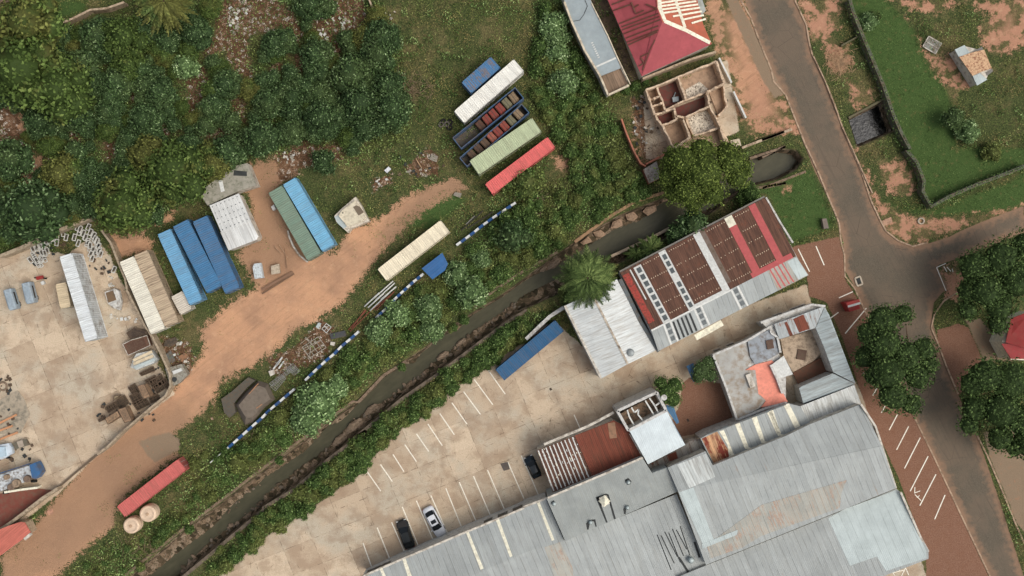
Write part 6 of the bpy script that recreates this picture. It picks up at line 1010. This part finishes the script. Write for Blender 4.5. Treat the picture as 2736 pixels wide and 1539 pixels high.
# palms
def palm(x, y, R_, H, n, label, lo=0, hi=2 * math.pi, kind='palm', w=.09, fan=False):
    q = W((x * FX, y * FY), H * .9); t = thing('palm_tree', label, 'palm tree', (q.x, q.y, 0)); rr = random.Random(int(x)); m = MB(); m.tube((0, 0, -.1), (0, 0, H - .4), .32, 10, .22); obj('trunk', m, M_bark, t, True)
    V, Q, TT = [], [], []
    for k in range(n):
        a = lo + (hi - lo) * (k + rr.uniform(-.35, .35)) / n; lay = (k % 3) / 2; L = R_ * rr.uniform(.86, 1.04) * (1 - .22 * lay); rise = .35 + .9 * lay
        ca, sa = math.cos(a), math.sin(a); S = 9; tn = rr.uniform(.2, .7)
        for s in range(S):
            u = (s + .5) / S; r0 = L * u; z = H - .3 + rise * math.sin(min(1, u * 1.3) * 2.2) * .9 - 1.9 * u * u * (1 - .35 * lay)
            for side in (-1, 1):
                ll = L * (.19 if not fan else .13) * (math.sin(u * 2.7 + .35)); fwd = .75
                for j in range(3):
                    uu = r0 + j * L / S / 3; b = np.array([ca * uu, sa * uu, z]); tip = b + np.array([ca * fwd - side * sa * .8, sa * fwd + side * ca * .8, -.45]) * ll; wd = np.array([ca, sa, .0]) * w
                    i0 = len(V); V += [b - wd * .4, b + wd, tip + wd * .2, tip - wd * .2]; Q.append([i0, i0 + 1, i0 + 2, i0 + 3]); TT.append(min(1, max(0, tn + rr.uniform(-.25, .3))))
    me = bpy.data.meshes.new('fronds'); setmesh(me, np.array(V), np.array(Q)); at = me.attributes.new('tint', 'FLOAT', 'FACE'); at.data.foreach_set('value', np.array(TT, np.float32)); me.materials.append(LM[kind])
    o = bpy.data.objects.new('fronds', me); COL.objects.link(o); o.parent = t; return t
palm(1478, 700, 4.6, 7, 48, 'large feathery palm between the canal and the white hall', w=.11)
palm(415, 5, 4.9, 7, 44, 'very large palm cut by the top edge in the thicket', w=.17, fan=True)
palm(1640, 625, 2.4, 3.2, 16, 'small palm at the canal edge behind the workshop', w=.14)
palm(1600, 640, 1.7, 2.6, 12, 'smallest palm beside the one behind the workshop', w=.12)
palm(1905, 1140 * 0 + 1125 * 0 + 1110, .8, 1.2, 10, 'tiny spiky plant beside the red brick courtyard wall', w=.08)
palm(1945, 1050, .8, 1.1, 10, 'tiny leafy plant at the foot of the courtyard house wall', w=.1)
palm(1395 * 0 + 2203, 40, 1.2, 1.3, 12, 'low spiky plant in the long grass of the lawn', w=.12)
for p in PROTOS:
    for c in KIDS[p.name]: bpy.data.objects.remove(c)
    bpy.data.objects.remove(p)
# undergrowth and grass: leaves nobody could count
def field(name, dens, dfun, hfun, size, mat, seed, flatn=.9, aspect=.55):
    global rng; rng = np.random.default_rng(seed); n = int(dens * 156 * 90); X = rng.uniform(-78, 78, n); Y = rng.uniform(-45, 45, n)
    i = np.clip(np.searchsorted(xs, X), 0, nx - 1); j = np.clip(np.searchsorted(ys, Y), 0, ny - 1); d = dfun(i, j, X, Y); k = rng.random(n) < d; X, Y, i, j = X[k], Y[k], i[k], j[k]
    h = hfun(i, j, X, Y); P = np.stack([X, Y, np.maximum(GZ[j, i], -2) + h * rng.uniform(.3, 1, len(X)) + .03], 1)
    tn = np.clip(rng.beta(1.3, 1.8, len(X)) * .9 + .35 * (vnoise(X, Y, 1.5, 9) - .4), 0, 1)
    me = leafmesh(name, P, np.tile([0, 0, flatn], (len(X), 1)), size, tn, mat, None, aspect, .6); o = bpy.data.objects.new(name, me); COL.objects.link(o); o['kind'] = 'stuff'; return o
bare = np.maximum.reduce([ATT['asph'], ATT['conc'], ATT['brick'], ATT['path']]); hard = (bare < -.15) & (sd_all < -.3)
lmp = vnoise(GX, GY, 2.6, 21); fine_ = vnoise(GX, GY, 1.1, 22); dz = np.maximum.reduce([sdT, sdB, sdS, sdL * .45])
ov = np.where(hard, 1, 0) * np.clip((-ATT['soil'] + 1.2 * (fine_ - .5)) / .8, 0, 1) * np.clip((-ATT['rub'] + 1.0 * (fine_ - .5)) / .8, .3, 1)
field('undergrowth', 44, lambda i, j, X, Y: ov[j, i] * np.clip(dz[j, i] + .5, 0, 1) * .9, lambda i, j, X, Y: .25 + 1.25 * lmp[j, i] * np.clip(dz[j, i] / 1.5, .1, 1), .27, LM['bank'], 31)
field('grass', 26, lambda i, j, X, Y: ov[j, i] * (dz[j, i] < 0) * (ATT['lawn'][j, i] < .3) * np.clip(vnoise(X, Y, 3.3, 33) * 2.3 - .35, .06, 1), lambda i, j, X, Y: .08 + .45 * lmp[j, i], .23, LM['grass'], 32, .8, .35)
field('lawn_grass', 26, lambda i, j, X, Y: (ATT['lawn'][j, i] > -.3) * hard[j, i] * (.35 + .5 * vnoise(X, Y, 2, 35)), lambda i, j, X, Y: .06 + .25 * fine_[j, i], .21, leafmat('leaf_lawn', (26, 40, 16), (62, 86, 38), (116, 138, 80), (122, 116, 66), .25), 34, .8, .3)
vs = (ATT['soil'] > 0) & (ATT['soil'] < 3.2) & hard
field('weeds', 14, lambda i, j, X, Y: vs[j, i] * (vnoise(X, Y, 1.0, 37) > .66 - .12 * (X > 18)) * (vnoise(X, Y, 7, 38) > .5 - .2 * (X > 18)) * .9, lambda i, j, X, Y: .12 + 0 * X, .17, LM['grass'], 36, .8, .4)
field('weed_clumps', 26, lambda i, j, X, Y: ov[j, i] * (dz[j, i] < .3) * (ATT['lawn'][j, i] < .3) * (vnoise(X, Y, 1.3, 41) + .5 * vnoise(X, Y, 7, 42) > .98), lambda i, j, X, Y: .55 + 0 * X, .25, LM['bank'], 43)
field('dry_grass', 9, lambda i, j, X, Y: ov[j, i] * (dz[j, i] < .3) * (ATT['lawn'][j, i] < 0) * (vnoise(X, Y, 2.2, 44) > .6), lambda i, j, X, Y: .3 + 0 * X, .28, leafmat('leaf_dry', (70, 58, 36), (118, 100, 66), (166, 148, 108)), 45, .6, .18)
# creeper on the lawn wall
q = WS(HEDGE, 1.7); P_ = []
r_ = np.random.default_rng(50)
for i in range(len(q) - 1):
    a, b = np.array(q[i]), np.array(q[i + 1]); n = int(np.linalg.norm(b - a) * 62); u = r_.random((n, 1)); d = (b - a) / np.linalg.norm(b - a); nn = np.array([-d[1], d[0], 0]); off = r_.normal(0, .3, (n, 1)); P_.append(a + (b - a) * u + nn * off + np.array([0, 0, 1]) * (.1 - np.abs(off) * r_.uniform(.5, 4, (n, 1))))
P_ = np.concatenate(P_); P_ = P_[P_[:, 2] > .1]; rng = np.random.default_rng(51)
me = leafmesh('creeper', P_, np.tile([0, 0, 1.], (len(P_), 1)), .24, rng.beta(2, 2, len(P_)), LM['street']); o = bpy.data.objects.new('creeper', me); COL.objects.link(o); o['kind'] = 'stuff'
# straw heap and dry brush
m = MB()
for k in range(260):
    c_ = W(T("d0 %g %g" % (750 + random.gauss(0, 52), 600 + random.gauss(0, 58)))[0]); a = random.uniform(0, 3.14); L = random.uniform(.3, .8); m.bar((c_.x - L * math.cos(a), c_.y - L * math.sin(a), random.uniform(.05, .4)), (c_.x + L * math.cos(a), c_.y + L * math.sin(a), random.uniform(.05, .4)), .03, .03)
o = obj('straw', m, surf('straw', (196, 158, 118), dirt=.3)); o['kind'] = 'stuff'
m = MB()
for k in range(300):
    s = random.choice((("b0", 1130, 760, 170, 60), ("b0", 1500, 870, 120, 60), ("c1", 130, 560, 40, 80), ("a3", 1400, 1200, 110, 60), ("b3", 150, 60, 120, 60), ("c0", 1200, 1350, 60, 90))); c_ = W(T("%s %g %g" % (s[0], s[1] + random.gauss(0, s[3]), s[2] + random.gauss(0, s[4])))[0]); a = random.uniform(0, 3.14); L = random.uniform(.3, 1.2); m.bar((c_.x - L * math.cos(a), c_.y - L * math.sin(a), random.uniform(.2, .7)), (c_.x + L * math.cos(a), c_.y + L * math.sin(a), random.uniform(.2, .7)), .035, .035)
o = obj('dry_brushwood', m, surf('dry_brush', (132, 110, 84), dirt=.4)); o['kind'] = 'stuff'
